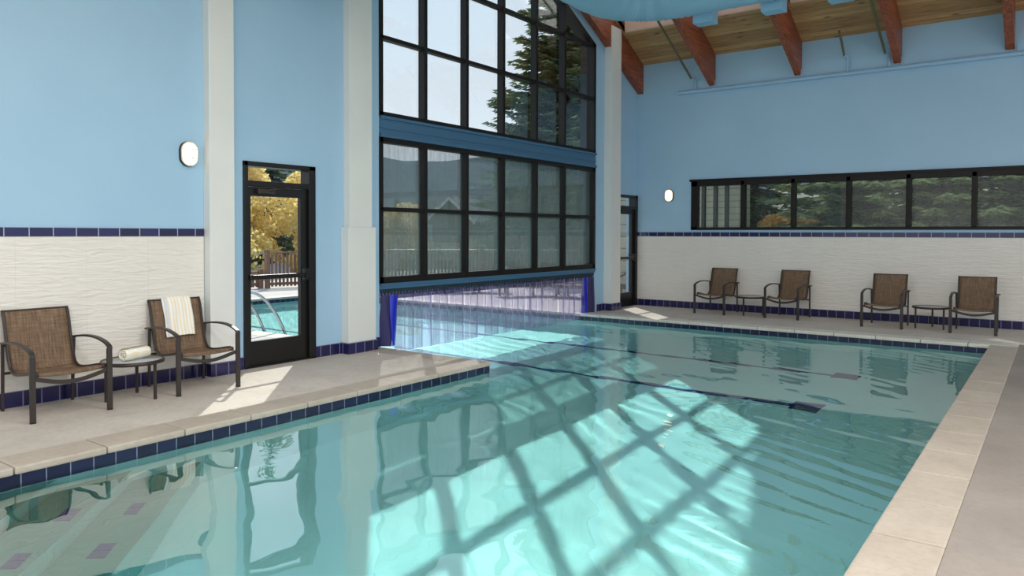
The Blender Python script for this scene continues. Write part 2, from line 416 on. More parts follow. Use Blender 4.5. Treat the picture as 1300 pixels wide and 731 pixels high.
# ceiling of knotty planks with skylight wells between the rafters
RX = [-7.42, -5.795, -4.085, -2.365, -0.70, 1.0, 2.7, 4.4]       # rafter centre lines
SK0, SK1 = 13.83, 11.0
ce = MB()
def slab(x0,x1,y0,y1,th=.12):
    for a,b in ((y0,y1),):
        ce.prism([(a,roofz(a)),(b,roofz(b)),(b,roofz(b)+th),(a,roofz(a)+th)], 'x', x0, x1)
slab(XL-.3,XR,SK0,YB+1.3); slab(XL-.3,XR,YR,SK1)  # overhang past the back wall added to block sun at the ribbon window
for i in range(len(RX)-1): slab(RX[i]-.12,RX[i]+.12,SK1,SK0)
slab(RX[-1]-.12,XR,SK1,SK0); slab(XL-.3,RX[0]-.1,SK1,SK0)
slab(XL-.3,XR,YE,YR); slab(XL-.3,XR,-4,YE)
struct('ceiling', ce, M['ceiling_wood'])
for i in range(len(RX)-1):
    x0, x1 = RX[i]+.12, RX[i+1]-.12
    k = MB(); h = .32
    def cur(a,b,c,d): k.prism([(a,roofz(a)+.0),(b,roofz(b)+.0),(b,roofz(b)+h),(a,roofz(a)+h)],'x',c,d)
    cur(SK1,SK0,x0-.03,x0); cur(SK1,SK0,x1,x1+.03)
    w = struct('window_%d'%(i+4), MB().prism([(SK1,roofz(SK1)+h),(SK0,roofz(SK0)+h),(SK0,roofz(SK0)+h+.02),(SK1,roofz(SK1)+h+.02)],'x',x0-.03,x1+.03), M['frosted'])
    k.build('skylight_well', M['rafter_wood'], w)
    k2 = k; k = MB(); cur(SK0-.03,SK0,x0,x1); cur(SK1,SK1+.03,x0,x1); k.build('well_lining', M['pink_lining'], w)
    bars = MB()
    for j in range(1,3):
        xx = x0+(x1-x0)*j/3; bars.prism([(SK1,roofz(SK1)+h-.05),(SK0,roofz(SK0)+h-.05),(SK0,roofz(SK0)+h),(SK1,roofz(SK1)+h)],'x',xx-.02,xx+.02)
    for yy in (13.4, 12.2):
        bars.prism([(yy-.03,roofz(yy-.03)+h-.06),(yy+.03,roofz(yy+.03)+h-.06),(yy+.03,roofz(yy+.03)+h),(yy-.03,roofz(yy-.03)+h)],'x',x0,x1)
    bars.build('glazing_bar', M['white'], w)

# ------------------------------------------------------------------ rafters
RD = 0.62
for i, x in enumerate(RX):
    if x > 3: continue
    m = MB(); w = .065
    m.prism([(YB-.01,roofz(YB)),(YR,roofz(YR)),(YR,roofz(YR)-RD),(YB-.01,roofz(YB)-RD)], 'x', x-w, x+w)
    m.prism([(YR,roofz(YR)),(YE,roofz(YE)),(YE,roofz(YE)-RD),(YR,roofz(YR)-RD)], 'x', x-w, x+w)
    lab = {0:'red-brown timber rafter flat against the window wall above the gable glazing',
           1:'red-brown rafter meeting the back wall left of the first ribbon window pane',
           2:'red-brown rafter ending above the second and third panes of the ribbon window',
           3:'red-brown rafter with an olive pipe running along its left side',
           4:'red-brown rafter at the far right edge of the photo'}.get(i, 'red-brown timber rafter beyond the right edge of the photo')
    if i > 4: m.xf(Matrix.Identity(4))
    o = m.build('rafter', M['rafter_wood'])
    tag(o, lab, 'beam', 'roof rafters')

# ------------------------------------------------------------------ floor / deck / pool
PX0, PX1, PYB, PY0 = -5.56, -0.76, 12.47, -3.0
EX0 = -15.25; PYN = 7.08
cw = .33
fl = MB()
T = .0
def slabz(x0,y0,x1,y1,mb,z1=0,z0=-.3): mb.box((x0,y0,z0),(x1,y1,z1))
slabz(XL-.25,-4,PX0-cw,PYN-cw,fl); slabz(XL-.25,PYB+cw,XR,YB+.25,fl)
struct('floor', fl, M['deck'])
fr_ = MB(); slabz(PX1+cw,-4,XR,PYB+cw,fr_); o = struct('floor_right', fr_, M['deck_dark'])
# coping stones with rounded nose: each run is split into stones by thin joints
def coping(name, mat, runs, nose=0.03, step=0.6):
    m = MB()
    for (x0,y0,x1,y1,ax) in runs:
        L0, L1 = (x0,x1) if ax=='x' else (y0,y1); n = max(1,round((L1-L0)/step)); s = (L1-L0)/n
        for k in range(n):
            a, b = L0+k*s+.0025, L0+(k+1)*s-.0025
            if ax=='x': m.bbox((a,y0,-.05),(b,y1,.004),.014)
            else: m.bbox((x0,a,-.05),(x1,b,.004),.014)
    return struct(name, m, mat)
n_ = .014
coping('coping_left', M['coping'], [(PX0-cw,-4,PX0+n_,PYN-cw,'y'),(XL-.25,PYN-cw,PX0+n_,PYN+n_,'x')])
coping('coping_back', M['coping_white'], [(XL-.2,PYB-n_,PX1+cw,PYB+cw,'x')])
coping('coping_right', M['coping'], [(PX1-n_,-4,PX1+cw,PYB-n_,'y')], step=.63)
bed = MB()
bed.box((PX0-cw,-4,-.3),(PX0-.012,PYN-.012,-.052)); bed.box((XL-.25,PYN-cw,-.3),(PX0-cw,PYN-.012,-.052)); bed.box((XL-.25,PYB+.012,-.3),(PX1+cw,PYB+cw,-.052)); bed.box((PX1+.012,-4,-.3),(PX1+cw,PYB,-.052))
bed.box((PX1+cw-.002,-4,-.3),(PX1+cw+.002,PYB,-.01))
struct('pool_kerb', bed, M['coping_white'])
# basin
ZF = -1.2
ba = MB()
ba.box((EX0-.3,PYN-.4,ZF-.2),(PX1+.3,PYB+.3,ZF)); ba.box((PX0-.3,-4,ZF-.2),(PX1+.3,PYN-.4,ZF))
ba.box((PX0-.3,-4,ZF),(PX0-.008,PYN,-.3)); ba.box((EX0-.3,PYN-.4,ZF),(PX0-.3,PYN-.008,-.3))
ba.box((EX0-.3,PYB+.008,ZF),(PX1+.3,PYB+.3,-.3)); ba.box((PX1+.008,-4,ZF),(PX1+.3,PYB+.008,-.3)); ba.box((EX0-.3,PYN-.008,ZF),(EX0-.008,PYB+.008,-.3))
# plaster down to -.2 behind the tile band
# corner steps, edges along the diagonal x+y = c
st_ = MB(); sp_ = MB()
def step(c, ztop):
    st_.prism([(PX0-.008,c-PX0-.2),(PX0-.008,c-PX0),(PX1,c-PX1),(PX1,c-PX1-.2)], 'z', ztop-.02, ztop+.004)
    sp_.prism([(PX0-.008,-4),(PX0-.008,c-PX0),(c+4,-4)] if c+4 < PX1 else [(PX0-.008,-4),(PX0-.008,c-PX0),(PX1,c-PX1),(PX1,-4)], 'z', ZF, ztop)
step(-2.25,-.70); step(-2.80,-.45); step(-3.32,-.22)
struct('pool_basin', ba, M['plaster'])
t = NT('shaded_step_plaster'); gn = t.n('ShaderNodeNewGeometry'); sz = t.n('ShaderNodeSeparateXYZ'); t.l(gn.outputs['True Normal'], sz.inputs[0])
shaded_tread = t.mix(t.noise(t.pos(), 2.5, 4), lin((84,134,124)), lin((108,154,142)))  # treads darkened, risers paled by normal: shade and light put into the colour
t.pbr(t.mix(t.math('GREATER_THAN', sz.outputs[2], .5), lin((172,222,216)), shaded_tread), .8, 0, None, .1)
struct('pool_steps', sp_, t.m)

# navy tile band at the waterline
tb = MB(); z0,z1 = -.305,-.05; e=.01
tb.box((PX0-e,-4,-.2),(PX0,PYN,-.05)); tb.box((EX0,PYN-e,-.2),(PX0,PYN,-.05)); tb.box((EX0,PYB,-.2),(PX1,PYB+e,-.05)); tb.box((PX1,-4,-.2),(PX1+e,PYB,-.05)); tb.box((EX0-e,PYN,-.2),(EX0,PYB,-.05))
struct('pool_tile_band', tb, M['navy_pool'])
tb2 = MB(); e=.008
tb2.box((PX0-e,-4,-.31),(PX0,PYN,-.2)); tb2.box((EX0,PYN-e,-.31),(PX0,PYN,-.2)); tb2.box((EX0,PYB,-.31),(PX1,PYB+e,-.2)); tb2.box((PX1,-4,-.31),(PX1+e,PYB,-.2)); tb2.box((EX0-e,PYN,-.31),(EX0,PYB,-.2))
struct('pool_plaster_band', tb2, M['plaster'])
# lane lines with T ends and step markers (flat tiles)
lm = MB()
for yl in (8.63, 10.56):
    lm.box((-13.5,yl-.06,ZF),(-2.40,yl+.06,ZF+.006)); lm.box((-2.42,yl-.17,ZF),(-2.10,yl+.17,ZF+.008))
lm.box((-13.62,yl-.17,ZF),(-13.5,yl+.17,ZF+.008))
struct('lane_marking', lm, M['navy_line'])
sm = MB()
def marker(x,y,z):
    c,s = math.cos(-PI/4), math.sin(-PI/4)
    for k in (-1,1):
        q = [(u,v) for u,v in ((-.048,-.048),(.048,-.048),(.048,.048),(-.048,.048))]
        pts = [(x+(u+k*.05)*c-v*s, y+(u+k*.05)*s+v*c) for u,v in q]
        sm.prism(pts,'z',z,z+.006)
for k in range(-1,2):
    marker(-4.58-k*.455, 1.63+k*.455, -.45); marker(-4.57-k*.47, 2.08+k*.43, -.70)
marker(-5.08, 1.64, -.22)
sm2 = MB()
struct('step_marker', sm, M['navy_line'])
# water: one wavy surface through the opening (indoor + outdoor pool)
from mathutils import noise as mn
def wave(x, y):
    # long directional swell + smaller chop, wrinkled
    wx = x + .35*mn.noise(Vector((x*.5, y*.5, 3.1))); wy = y + .35*mn.noise(Vector((x*.5, y*.5, 9.7)))
    h = .0060*mn.noise(Vector((wx*1.1, wy*1.5, 0)))
    h += .0024*mn.noise(Vector((wx*2.4+wy*.6, wy*3.1, 5.2)))
    h += .0005*mn.noise(Vector((wx*6.1, wy*7.7, 1.7)))
    ph = 2*PI*(wx*.45+wy*.9)/.24 + 2.2*mn.noise(Vector((x*1.4,y*1.4,12.)))
    rip = max(.12,.35+mn.noise(Vector((x*.45, y*.45, 21.))))
    h += .0021*rip*math.sin(ph)
    amp = 0.55 + 0.6*mn.noise(Vector((x*.33+2, y*.33, 7.)))
    return WL + h*max(.35, amp+.5)
def grid(mb, x0,y0,x1,y1,st):
    nx = int(round((x1-x0)/st)); ny = int(round((y1-y0)/st)); o = len(mb.v)
    for j in range(ny+1):
        for i in range(nx+1):
            x = x0+(x1-x0)*i/nx; y = y0+(y1-y0)*j/ny; mb.v.append((x,y,wave(x,y)))
    for j in range(ny):
        for i in range(nx):
            a = o+j*(nx+1)+i; mb.f.append((a,a+1,a+nx+2,a+nx+1)); mb.sm.append(True)
wm = MB()
G = .04
grid(wm, PX0, -1.0, PX1, PYN, G)
grid(wm, XL, PYN, PX1, PYB, G)
grid(wm, EX0, PYN, XL, PYB, .07)
water = wm.build('pool_water', M['water'], fix=False)
bmw = bmesh.new(); bmw.from_mesh(water.data); bmesh.ops.remove_doubles(bmw, verts=bmw.verts, dist=.004); bmw.to_mesh(water.data); bmw.free()
for p in water.data.polygons: p.use_smooth = True
tag(water, 'clear turquoise pool water running out beneath the window wall', 'water', kind='stuff')

# ------------------------------------------------------------------ gable window (window_1)
FX0, FX1 = XL-.10, XL+.0
MY = [W0, 8.005, 8.95, 9.90, 10.87, 11.80, W1]
def clip_top(y0, y1, z0, z1):
    # rectangle y0..y1, z0..z1 clipped by the sloped head
    ys = [y0] + ([YR] if y0 < YR < y1 else []) + [y1]
    top = [(y, min(z1, winz(y)-.07)) for y in ys]
    extra = []
    if z1 < 900:
        for a,b in zip(ys[:-1], ys[1:]):
            za, zb = winz(a)-.07, winz(b)-.07
            if (za-z1)*(zb-z1) < 0: extra.append((a+(b-a)*(z1-za)/(zb-za), z1))
    top = sorted(top+extra)
    top = [p for p in top if p[1] > z0+.03]
    if len(top) < 2: return None
    return [(top[0][0],z0)] + top + [(top[-1][0],z0)]
UZ = [3.20, 4.25, 5.30, 6.30]
w1 = thing('window_1', 'tall black-framed gable window with a sloped head above the steel blue beam', 'window'); w1['kind']='structure'
f = MB(); fw=.05
f.box((FX0,W0,3.17),(FX1+.02,W1,3.23)); f.box((FX0-.2,W0-.004,3.17),(FX1+.02,W0+.06,winz(W0))); f.box((FX0-.2,W1-.08,3.17),(FX1+.02,W1+.004,winz(W1)))
f.prism([(W0,winz(W0)-.09),(YR,winz(YR)-.09),(YR,winz(YR)),(W0,winz(W0))],'x',FX0-.04,FX1+.02)
f.prism([(W1,winz(W1)-.09),(YR,winz(YR)-.09),(YR,winz(YR)),(W1,winz(W1))],'x',FX0-.04,FX1+.02)
for yy in (W0,W1): f.prism([(yy,winz(yy)-.02),(YR,winz(YR)-.02),(YR,winz(YR)+.003),(yy,winz(yy)+.003)],'x',XL-.26,FX1)
f.build('window_frame', M['dark_frame'], w1)
for y in MY[1:-1]: MB().bbox((FX0,y-.032,3.2),(FX1+.03,y+.032,winz(y)-.03),.008).build('mullion', M['dark_frame'], w1)
for z in UZ[1:]:
    ya = W0 if winz(W0) > z else YR-(winz(YR)-z)/SL; yb = W1 if winz(W1) > z else YR+(winz(YR)-z)/SL
    MB().bbox((FX0+.01,ya,z-.028),(FX1+.02,yb,z+.028),.008).build('transom_bar', M['dark_frame'], w1)
for i in range(6):
    for j in range(len(UZ)):
        z0 = UZ[j]; z1 = UZ[j+1] if j+1 < len(UZ) else 999
        P = clip_top(MY[i], MY[i+1], z0, z1)
        if P: MB().prism(P, 'x', XL-.065, XL-.058).build('window_pane', M['glass'], w1)
# steel beam between
b_ = MB().box((XL-.22,W0,2.90),(XL+.02,W1,3.17)).box((XL-.22,W0,3.13),(XL+.05,W1,3.17)).box((XL-.22,W0,2.88),(XL+.05,W1,2.93)).box((XL-.22,W0,3.0),(XL+.035,W1,3.02))
struct('trim_3', b_, M['steel_blue'])
# lower window (window_2)
w2 = thing('window_2', 'wide two-row black-framed window with streaked panes over the swim-through opening', 'window'); w2['kind']='structure'
f = MB(); f.box((FX0,W0,2.81),(FX1+.02,W1,2.89)); f.box((FX0,W0,.87),(FX1+.02,W1,.96)); f.box((FX0-.2,W0-.004,.87),(FX1+.02,W0+.06,2.89)); f.box((FX0-.2,W1-.09,.87),(FX1+.02,W1+.004,2.89))
f.build('window_frame', M['dark_frame'], w2)
for y in MY[1:-1]: MB().bbox((FX0,y-.034,.9),(FX1+.03,y+.034,2.85),.008).build('mullion', M['dark_frame'], w2)
MB().bbox((FX0+.01,W0,1.865),(FX1+.02,W1,1.925),.008).build('transom_bar', M['dark_frame'], w2)
for i in range(6):
    for z0,z1 in ((.94,1.9),(1.9,2.83)):
        MB().box((XL-.065,MY[i],z0),(XL-.058,MY[i+1],z1)).build('window_pane', M['glass_dirty'], w2)
struct('trim_4', MB().box((XL-.22,W0,.79),(XL+.02,W1,.87)).box((XL-.2,W0,.84),(XL+.045,W1,.87)), M['steel_blue'])
# ribbon window on back wall (window_3)
w3 = thing('window_3', 'long black-framed ribbon window in the back wall looking onto trees', 'window'); w3['kind']='structure'
f = MB(); y0, y1 = YB-.03, YB+.12
f.box((BW0,y0,BZ0),(BW1,y1,BZ0+.055)).box((BW0,y0,BZ1-.13),(BW1,y1,BZ1)).box((BW0,y0,BZ0),(BW0+.13,y1,BZ1)).box((BW1-.1,y0,BZ0),(BW1,y1,BZ1)).box((BW0-.03,y0-.02,BZ1-.03),(BW1,y1,BZ1+.012))
f.build('window_frame', M['dark_frame'], w3)
BM = [-6.1,-5.14,-4.155,-3.16,-2.165,-1.17,-.17,.83,1.4]
for x in BM[1:-1]: MB().bbox((x-.04,y0,BZ0+.03),(x+.04,y1,BZ1-.05),.008).build('mullion', M['dark_frame'], w3)
for i in range(len(BM)-1): MB().box((BM[i],YB+.06,BZ0+.04),(BM[i+1],YB+.068,BZ1-.1)).build('window_pane', M['glass_hazy'], w3)

# ------------------------------------------------------------------ doors
def make_door(name, ya, yb, h, label, flip=False):
    d = thing(name, label, 'door', (XL, ya, 0)); d['kind'] = 'structure'; W = yb-ya
    f = MB(); 
    f.bbox((-.14,0,0),(.03,.055,h),.006); f.bbox((-.14,W-.10,0),(.03,W,h),.006); f.bbox((-.14,0,h-.055),(.03,W,h),.006); f.bbox((-.12,.03,2.10),(.025,W-.05,2.165),.006)
    f.box((-.2,0,0),(.03,W,.018))
    f.build('door_frame', M['door_metal'], d)
    MB().box((-.06,.05,2.15),(-.052,W-.09,h-.05)).build('transom_pane', M['glass'], d)
    x0,x1 = -.07,-.015; a,b = .058,W-.103
    l = MB(); gy0,gy1,gz0,gz1 = a+.055,b-.095,.30,1.99
    l.box((x0,a,.02),(x1,gy0,2.095)).box((x0,gy1,.02),(x1,b,2.095)).box((x0,gy0,.02),(x1,gy1,gz0)).box((x0,gy0,gz1),(x1,gy1,2.095))
    leaf = l.build('door_leaf', M['door_metal'], d)
    gl = MB().box((-.046,gy0-.01,gz0-.01),(-.04,gy1+.01,gz1+.01)).build('door_pane', M['glass'], d)
    pb = MB().bbox((-.015+.03,a+.01,1.02),(.055,b-.07,1.075),.01).bbox((-.015,a,1.015),(.05,a+.045,1.08),.008).bbox((-.02,b-.085,.98),(.05,b-.01,1.13),.008).bbox((.02,b-.075,1.0),(.075,b-.02,1.06),.008)
    pb.build('push_bar', M['door_metal'], d)
    cl = MB().bbox((-.015,a+.12,2.02),(.045,a+.36,2.075),.008).tube([(.0,a+.2,2.05),(.12,a+.33,2.08),(.03,a+.55,2.11)],.009,8)
    cl.build('door_closer', M['bronze'], d)
    return d
make_door('door_1', D1a, D1b, D1h, 'black-framed glass exit door with a push bar between the two white pilasters')
make_door('door_2', D2a, D2b, D2h, 'dark glass exit door half hidden by the far white pilaster in the corner')

# ------------------------------------------------------------------ strip curtain in the swim-through
cu = thing('strip_curtain', 'clear vinyl strip curtain with blue end strips hanging below the lower window into the water', 'curtain', (XL-.04, W0, 0))
Wc = W1-W0
rl = MB().bbox((-.02,.0,.735),(.03,Wc,.785),.006)
for k in range(92): rl.box((.028,.04+k*.063,.70),(.04,.04+k*.063+.022,.755))
rl.build('hanging_rail', simple('rail_dark', (48,64,72), .5, .3), cu)
MB().box((-.012,.01,.64),(-.006,Wc-.01,.80)).build('valance_band', M['vinyl_band'], cu)
rnd = random.Random(3)
def strip(y, w, mat, x=0, name='clear_strip', ztop=.72, zbot=-.115, bow=.012, twist=0.0, flare=0.0):
    n = 6; m = 10; vs=[]; th=.003
    for side in (0,1):
        for j in range(m+1):
            z = ztop+(zbot-ztop)*j/m
            for i in range(n+1):
                u = i/n-.5; ww = w*(1+flare*math.sin(j/m*PI))
                vs.append((x+bow*(1-4*u*u)+twist*u*(j/m)+side*th, y+u*ww+.01*math.sin(j*.9+y*7)*flare*3, z))
    k=(m+1)*(n+1); fs=[]
    for s_ in (0,1):
        for j in range(m):
            for i in range(n): a=s_*k+j*(n+1)+i; fs.append((a,a+1,a+n+2,a+n+1))
    for j in range(m):
        for i in (0,n): a=j*(n+1)+i; fs.append((a,a+n+1,a+n+1+k,a+k))
    mb = MB(); mb.add(vs, fs, True); return mb.build(name, mat, cu)
y = .42; k = 0
while y < Wc-.32:
    strip(y, .2, M['vinyl'], x=(k%2)*.012, bow=rnd.uniform(-.008,.02), twist=rnd.uniform(-.05,.05))
    e = rnd.choice((-1,1))*.095
    if rnd.random() < .75: strip(y+e, .006, M['vinyl_edge'], x=(k%2)*.012+.006, name='strip_edge', bow=0)
    y += .185; k += 1
for (yy,w,tw,xx) in ((.10,.15,.10,.05),(.25,.16,-.12,.06),(Wc-.30,.16,.1,.0),(Wc-.20,.14,-.05,.02),(Wc-.09,.18,.05,.03)):
    o = strip(yy, w, M['blue_vinyl'] if yy in (.25,) or abs(yy-(Wc-.30))<.001 else simple('dark_vinyl',(52,44,92),.3), x=xx, name='end_strip', ztop=.70, bow=.03, twist=tw, zbot=.0 if yy<1 else -.11, flare=.12)
    if o.data.materials[0] == M['blue_vinyl']: o['label'] = 'opaque blue end strip'
    else: o['label'] = 'dark purple end strip'

# ------------------------------------------------------------------ wall lamps
def make_lamp(loc, rz, label):
    L = thing('wall_lamp', label, 'lamp', loc, rz, 'oval bulkhead wall lamps')
    def oval(w,h,n=28):
        r=w/2; s=(h-w)/2; return [(r*math.cos(a), r*math.sin(a)+(s if math.sin(a)>=0 else -s)) for a in [2*PI*k/n for k in range(n)]]
    def ring(profile):   # list of (scale inset w,h, y)
        m = MB(); R=[]
        for (w,h,yy) in profile: R.append([(x,yy,z) for x,z in oval(w,h)])
        n=len(R[0]); vs=[p for r in R for p in r]
        fs=[(i*n+j,i*n+(j+1)%n,(i+1)*n+(j+1)%n,(i+1)*n+j) for i in range(len(R)-1) for j in range(n)]
        m.add(vs,fs,True); m.add(R[0],[tuple(range(n))]); m.add(R[-1],[tuple(range(n))[::-1]]); return m
    ring([(.20,.27,0),(.20,.27,.02),(.185,.255,.035),(.165,.235,.037)]).build('lamp_base', M['bronze'], L)
    ring([(.165,.235,.03),(.16,.23,.055),(.135,.2,.08),(.08,.14,.094),(.02,.05,.098)]).build('lamp_glass', M['lamp_glass'], L)
    g = MB(); g.tube([(x,.042,z) for x,z in oval(.18,.25)+oval(.18,.25)[:1]],.008,8)
    g.tube([(0,.04,.125),(0,.085,.10),(0,.108,0),(0,.085,-.10),(0,.04,-.125)],.004,6)
    for z in (.048,-.048): g.tube([(-.09,.04,z),(-.06,.088,z),(0,.107,z),(.06,.088,z),(.09,.04,z)],.004,6)
    g.build('lamp_guard', M['bulb_white'], L)
    return L
t = NT('lamp_glass'); t.pbr((1,.9,.75,1), .3, 0, None, .5, (1,.80,.55,1), 1.6); M['lamp_glass'] = t.m
make_lamp((XL,4.33,2.40), -PI/2, 'oval caged wall lamp glowing on the left blue wall beside the first white pilaster')
make_lamp((-6.73,YB,2.385), PI, 'oval caged wall lamp glowing on the back blue wall left of the ribbon window')

# ------------------------------------------------------------------ chairs
def rail_profile():
    # side view (y forward, z up): front of the seat curl -> seat -> back top
    return [(.300,.372),(.306,.392),(.290,.402),(.20,.392),(.08,.368),(-.06,.346),(-.16,.342),(-.225,.368),(-.262,.43),(-.298,.54),(-.330,.66),(-.352,.76),(-.380,.84),(-.402,.872)]
def smooth_path(pts, n=3):
    for _ in range(n):
        q=[pts[0]]
        for a,b in zip(pts[:-1],pts[1:]): q += [tuple(a[i]*.75+b[i]*.25 for i in range(len(a))), tuple(a[i]*.25+b[i]*.75 for i in range(len(a)))]
        pts = q+[pts[-1]]
    return pts
def make_chair(loc, rz, label):
    t = thing('patio_chair', label, 'chair', loc, rz, 'brown sling patio chairs')
    pr = smooth_path(rail_profile(), 2); sx = .262
    # sling with slight sag between the rails
    n = 8; vs=[]; m=len(pr)
    for s_ in (0,1):
        for (yy,zz) in pr:
            for i in range(n+1):
                u = i/n*2-1; sag=(1-u*u)*.012
                vs.append((u*sx, yy+ (-sag*.6 if zz>.42 else 0)+s_*.0, zz-(sag if zz<.42 else 0)-s_*.004))
    k=m*(n+1); fs=[]
    for s_ in (0,1):
        for j in range(m-1):
            for i in range(n): a=s_*k+j*(n+1)+i; fs.append((a,a+1,a+n+2,a+n+1))
    for j in range(m-1):
        for i in (0,n): a=j*(n+1)+i; fs.append((a,a+n+1,a+n+1+k,a+k))
    # split sling at the bend: seat and backrest pieces
    mb = MB(); mb.add(vs, fs, True)
    jb = min(range(m), key=lambda j: abs(pr[j][0]+.225)+abs(pr[j][1]-.368))
    def piece(j0,j1,name):
        q = MB(); vv=[]; cnt=j1-j0+1
        for s_ in (0,1):
            for j in range(j0,j1+1): vv += vs[s_*k+j*(n+1): s_*k+(j+1)*(n+1)]
        kk=cnt*(n+1); ff=[]
        for s_ in (0,1):
            for j in range(cnt-1):
                for i in range(n): a=s_*kk+j*(n+1)+i; ff.append((a,a+1,a+n+2,a+n+1))
        for j in range(cnt-1):
            for i in (0,n): a=j*(n+1)+i; ff.append((a,a+n+1,a+n+1+kk,a+kk))
        for j in (0,cnt-1):
            for i in range(n): a=j*(n+1)+i; ff.append((a,a+1,a+1+kk,a+kk))
        q.add(vv,ff,True); return q.build(name, M['sling'], t)
    piece(0,jb,'seat'); piece(jb,m-1,'backrest')
    for s in (-1,1): MB().tube([(s*sx,y_,z_) for y_,z_ in pr], .0, flat=(.022,.026)).build('side_rail', M['bronze'], t)
    for s in (-1,1):
        # front leg + arm + rear leg
        MB().tube([(s*.305,.335,.0),(s*.305,.335,.30),(s*.305,.333,.545)],0,flat=(.045,.024)).build('leg', M['bronze'], t)
        MB().tube([(s*.285,-.345,.0),(s*.286,-.335,.30),(s*.290,-.318,.60)],0,flat=(.026,.022)).build('leg', M['bronze'], t)
        arm = smooth_path([(s*.305,.343,.535),(s*.305,.34,.562),(s*.306,.25,.598),(s*.307,.08,.625),(s*.306,-.12,.622),(s*.302,-.27,.604),(s*.300,-.36,.592)],2)
        MB().tube(arm,0,flat=(.042,.018)).build('armrest', M['bronze'], t)
        MB().tube([(s*.30,-.30,.60),(s*.28,-.30,.575),(s*.262,-.31,.575)],.009,8).build('arm_bracket', M['bronze'], t)
        MB().bbox((s*.305-.02,.318,0),(s*.305+.02,.352,.012),.004).build('foot_glide', M['black_rubber'], t)
    bar = smooth_path([(-.30,.325,.362),(-.22,.325,.338),(-.1,.325,.308),(0,.325,.300),(.1,.325,.308),(.22,.325,.338),(.30,.325,.362)],2)
    MB().tube(bar,0,flat=(.018,.034)).build('front_stretcher', M['bronze'], t)
    MB().tube([(-.287,-.325,.33),(.287,-.325,.33)],.012,8).tube([(-.262,-.272,.375),(.262,-.272,.375)],.009,8).build('rear_stretcher', M['bronze'], t)
    MB().tube([(-.262,-.400,.868),(0,-.408,.866),(.262,-.400,.868)],.009,8).build('top_rail', M['bronze'], t)
    return t
ch = make_chair((-7.05,2.83,0), -PI/2, 'brown sling chair with empty seat at the left edge, before the white tile wall')
dup(ch, (-7.05,4.11,0), -PI/2-.07, 'brown sling chair with a white towel over its back, beside the glass door')
dup(ch, (-5.47,14.27,0), PI-.06, 'leftmost brown sling chair of the four along the back wall')
dup(ch, (-4.08,14.26,0), PI-.08, 'second brown sling chair from the left along the back wall')
dup(ch, (-2.37,13.97,0), PI-.02, 'third brown sling chair from the left along the back wall')
dup(ch, (-1.07,13.95,0), PI+.0, 'rightmost brown sling chair of the four along the back wall')
# ------------------------------------------------------------------ side tables
t = NT('frosted_table_glass'); t.pbr(lin((178,182,182)), .25, 0, None, .6); M['table_glass'] = t.m
def make_table(loc, rz, label):
    t = thing('side_table', label, 'table', loc, rz, 'round bronze side tables'); R=.272; H=.368
    MB().lathe([(R-.02,H-.034),(R,H-.032),(R+.004,H-.016),(R,H),(R-.016,H+.001),(R-.02,H-.006)],40).build('rim', M['bronze'], t)
    MB().lathe([(.01,H-.012),(R-.018,H-.012),(R-.018,H-.004),(.01,H-.004)],40).build('glass_top', M['table_glass'], t)
    for k in range(3):
        a = 2*PI*k/3; c,s=math.cos(a),math.sin(a); r=R-.035
        MB().tube([(r*c,r*s,0),(r*c,r*s,H-.03)],0,flat=(.026,.022)).build('leg', M['bronze'], t)
    m = MB()
    for k in range(3):
        a = 2*PI*k/3; c,s=math.cos(a),math.sin(a); r=R-.035; m.tube([(0,0,H-.03),(r*c,r*s,H-.03)],.008,6)
    m.build('brace', M['bronze'], t)
    return t
tb_ = make_table((-7.02,3.49,0), math.radians(25), 'round side table holding a rolled towel between the two chairs on the left')
dup(tb_, (-4.79,14.24,0), math.radians(-100), 'empty round side table between the first two chairs on the back wall')
dup(tb_, (-1.71,14.09,0), math.radians(-150), 'empty round side table between the last two chairs on the back wall')
# towels
def rolled_towel():
    m = MB(); pts=[]; n=60; turns=3.2
    for k in range(n+1):
        a = 2*PI*turns*k/n; r = .012+.046*(k/n)**.9; pts.append((r*math.cos(a), r*math.sin(a)*.92))
    th=.011; L=.125; seg=14; vs=[]
    rr = random.Random(5)
    for s_ in (0,1):
        for i in range(seg+1):
            x = -L+2*L*i/seg
            for k,(a,b) in enumerate(pts):
                q = math.hypot(a,b) or 1; f=(q-(th if s_ else 0)*.9)/q
                w = 1+.03*math.sin(i*1.1+k*.2)
                vs.append((x+(.006*math.sin(k*.5) if i in (0,seg) else 0), a*f*w, b*f*w))
    K=(seg+1)*(n+1); fs=[]
    for s_ in (0,1):
        for i in range(seg):
            for k in range(n): a=s_*K+i*(n+1)+k; fs.append((a,a+1,a+n+2,a+n+1))
    for i in (0,seg):
        for k in range(n): a=i*(n+1)+k; fs.append((a,a+1,a+1+K,a+K))
    m.add(vs,fs,True); return m
tw = rolled_towel(); tw.xf(Matrix.Rotation(PI/2,4,'Z')@Matrix.Identity(4))
o = tw.build('rolled_towel', M['towel']); o.location=(-6.99,3.50,.368+.060); o.scale=(1.15,1.15,1.15); o.rotation_euler=(0,0,math.radians(18))
tag(o, 'rolled white towel with pale stripes lying on the round side table at left', 'towel')
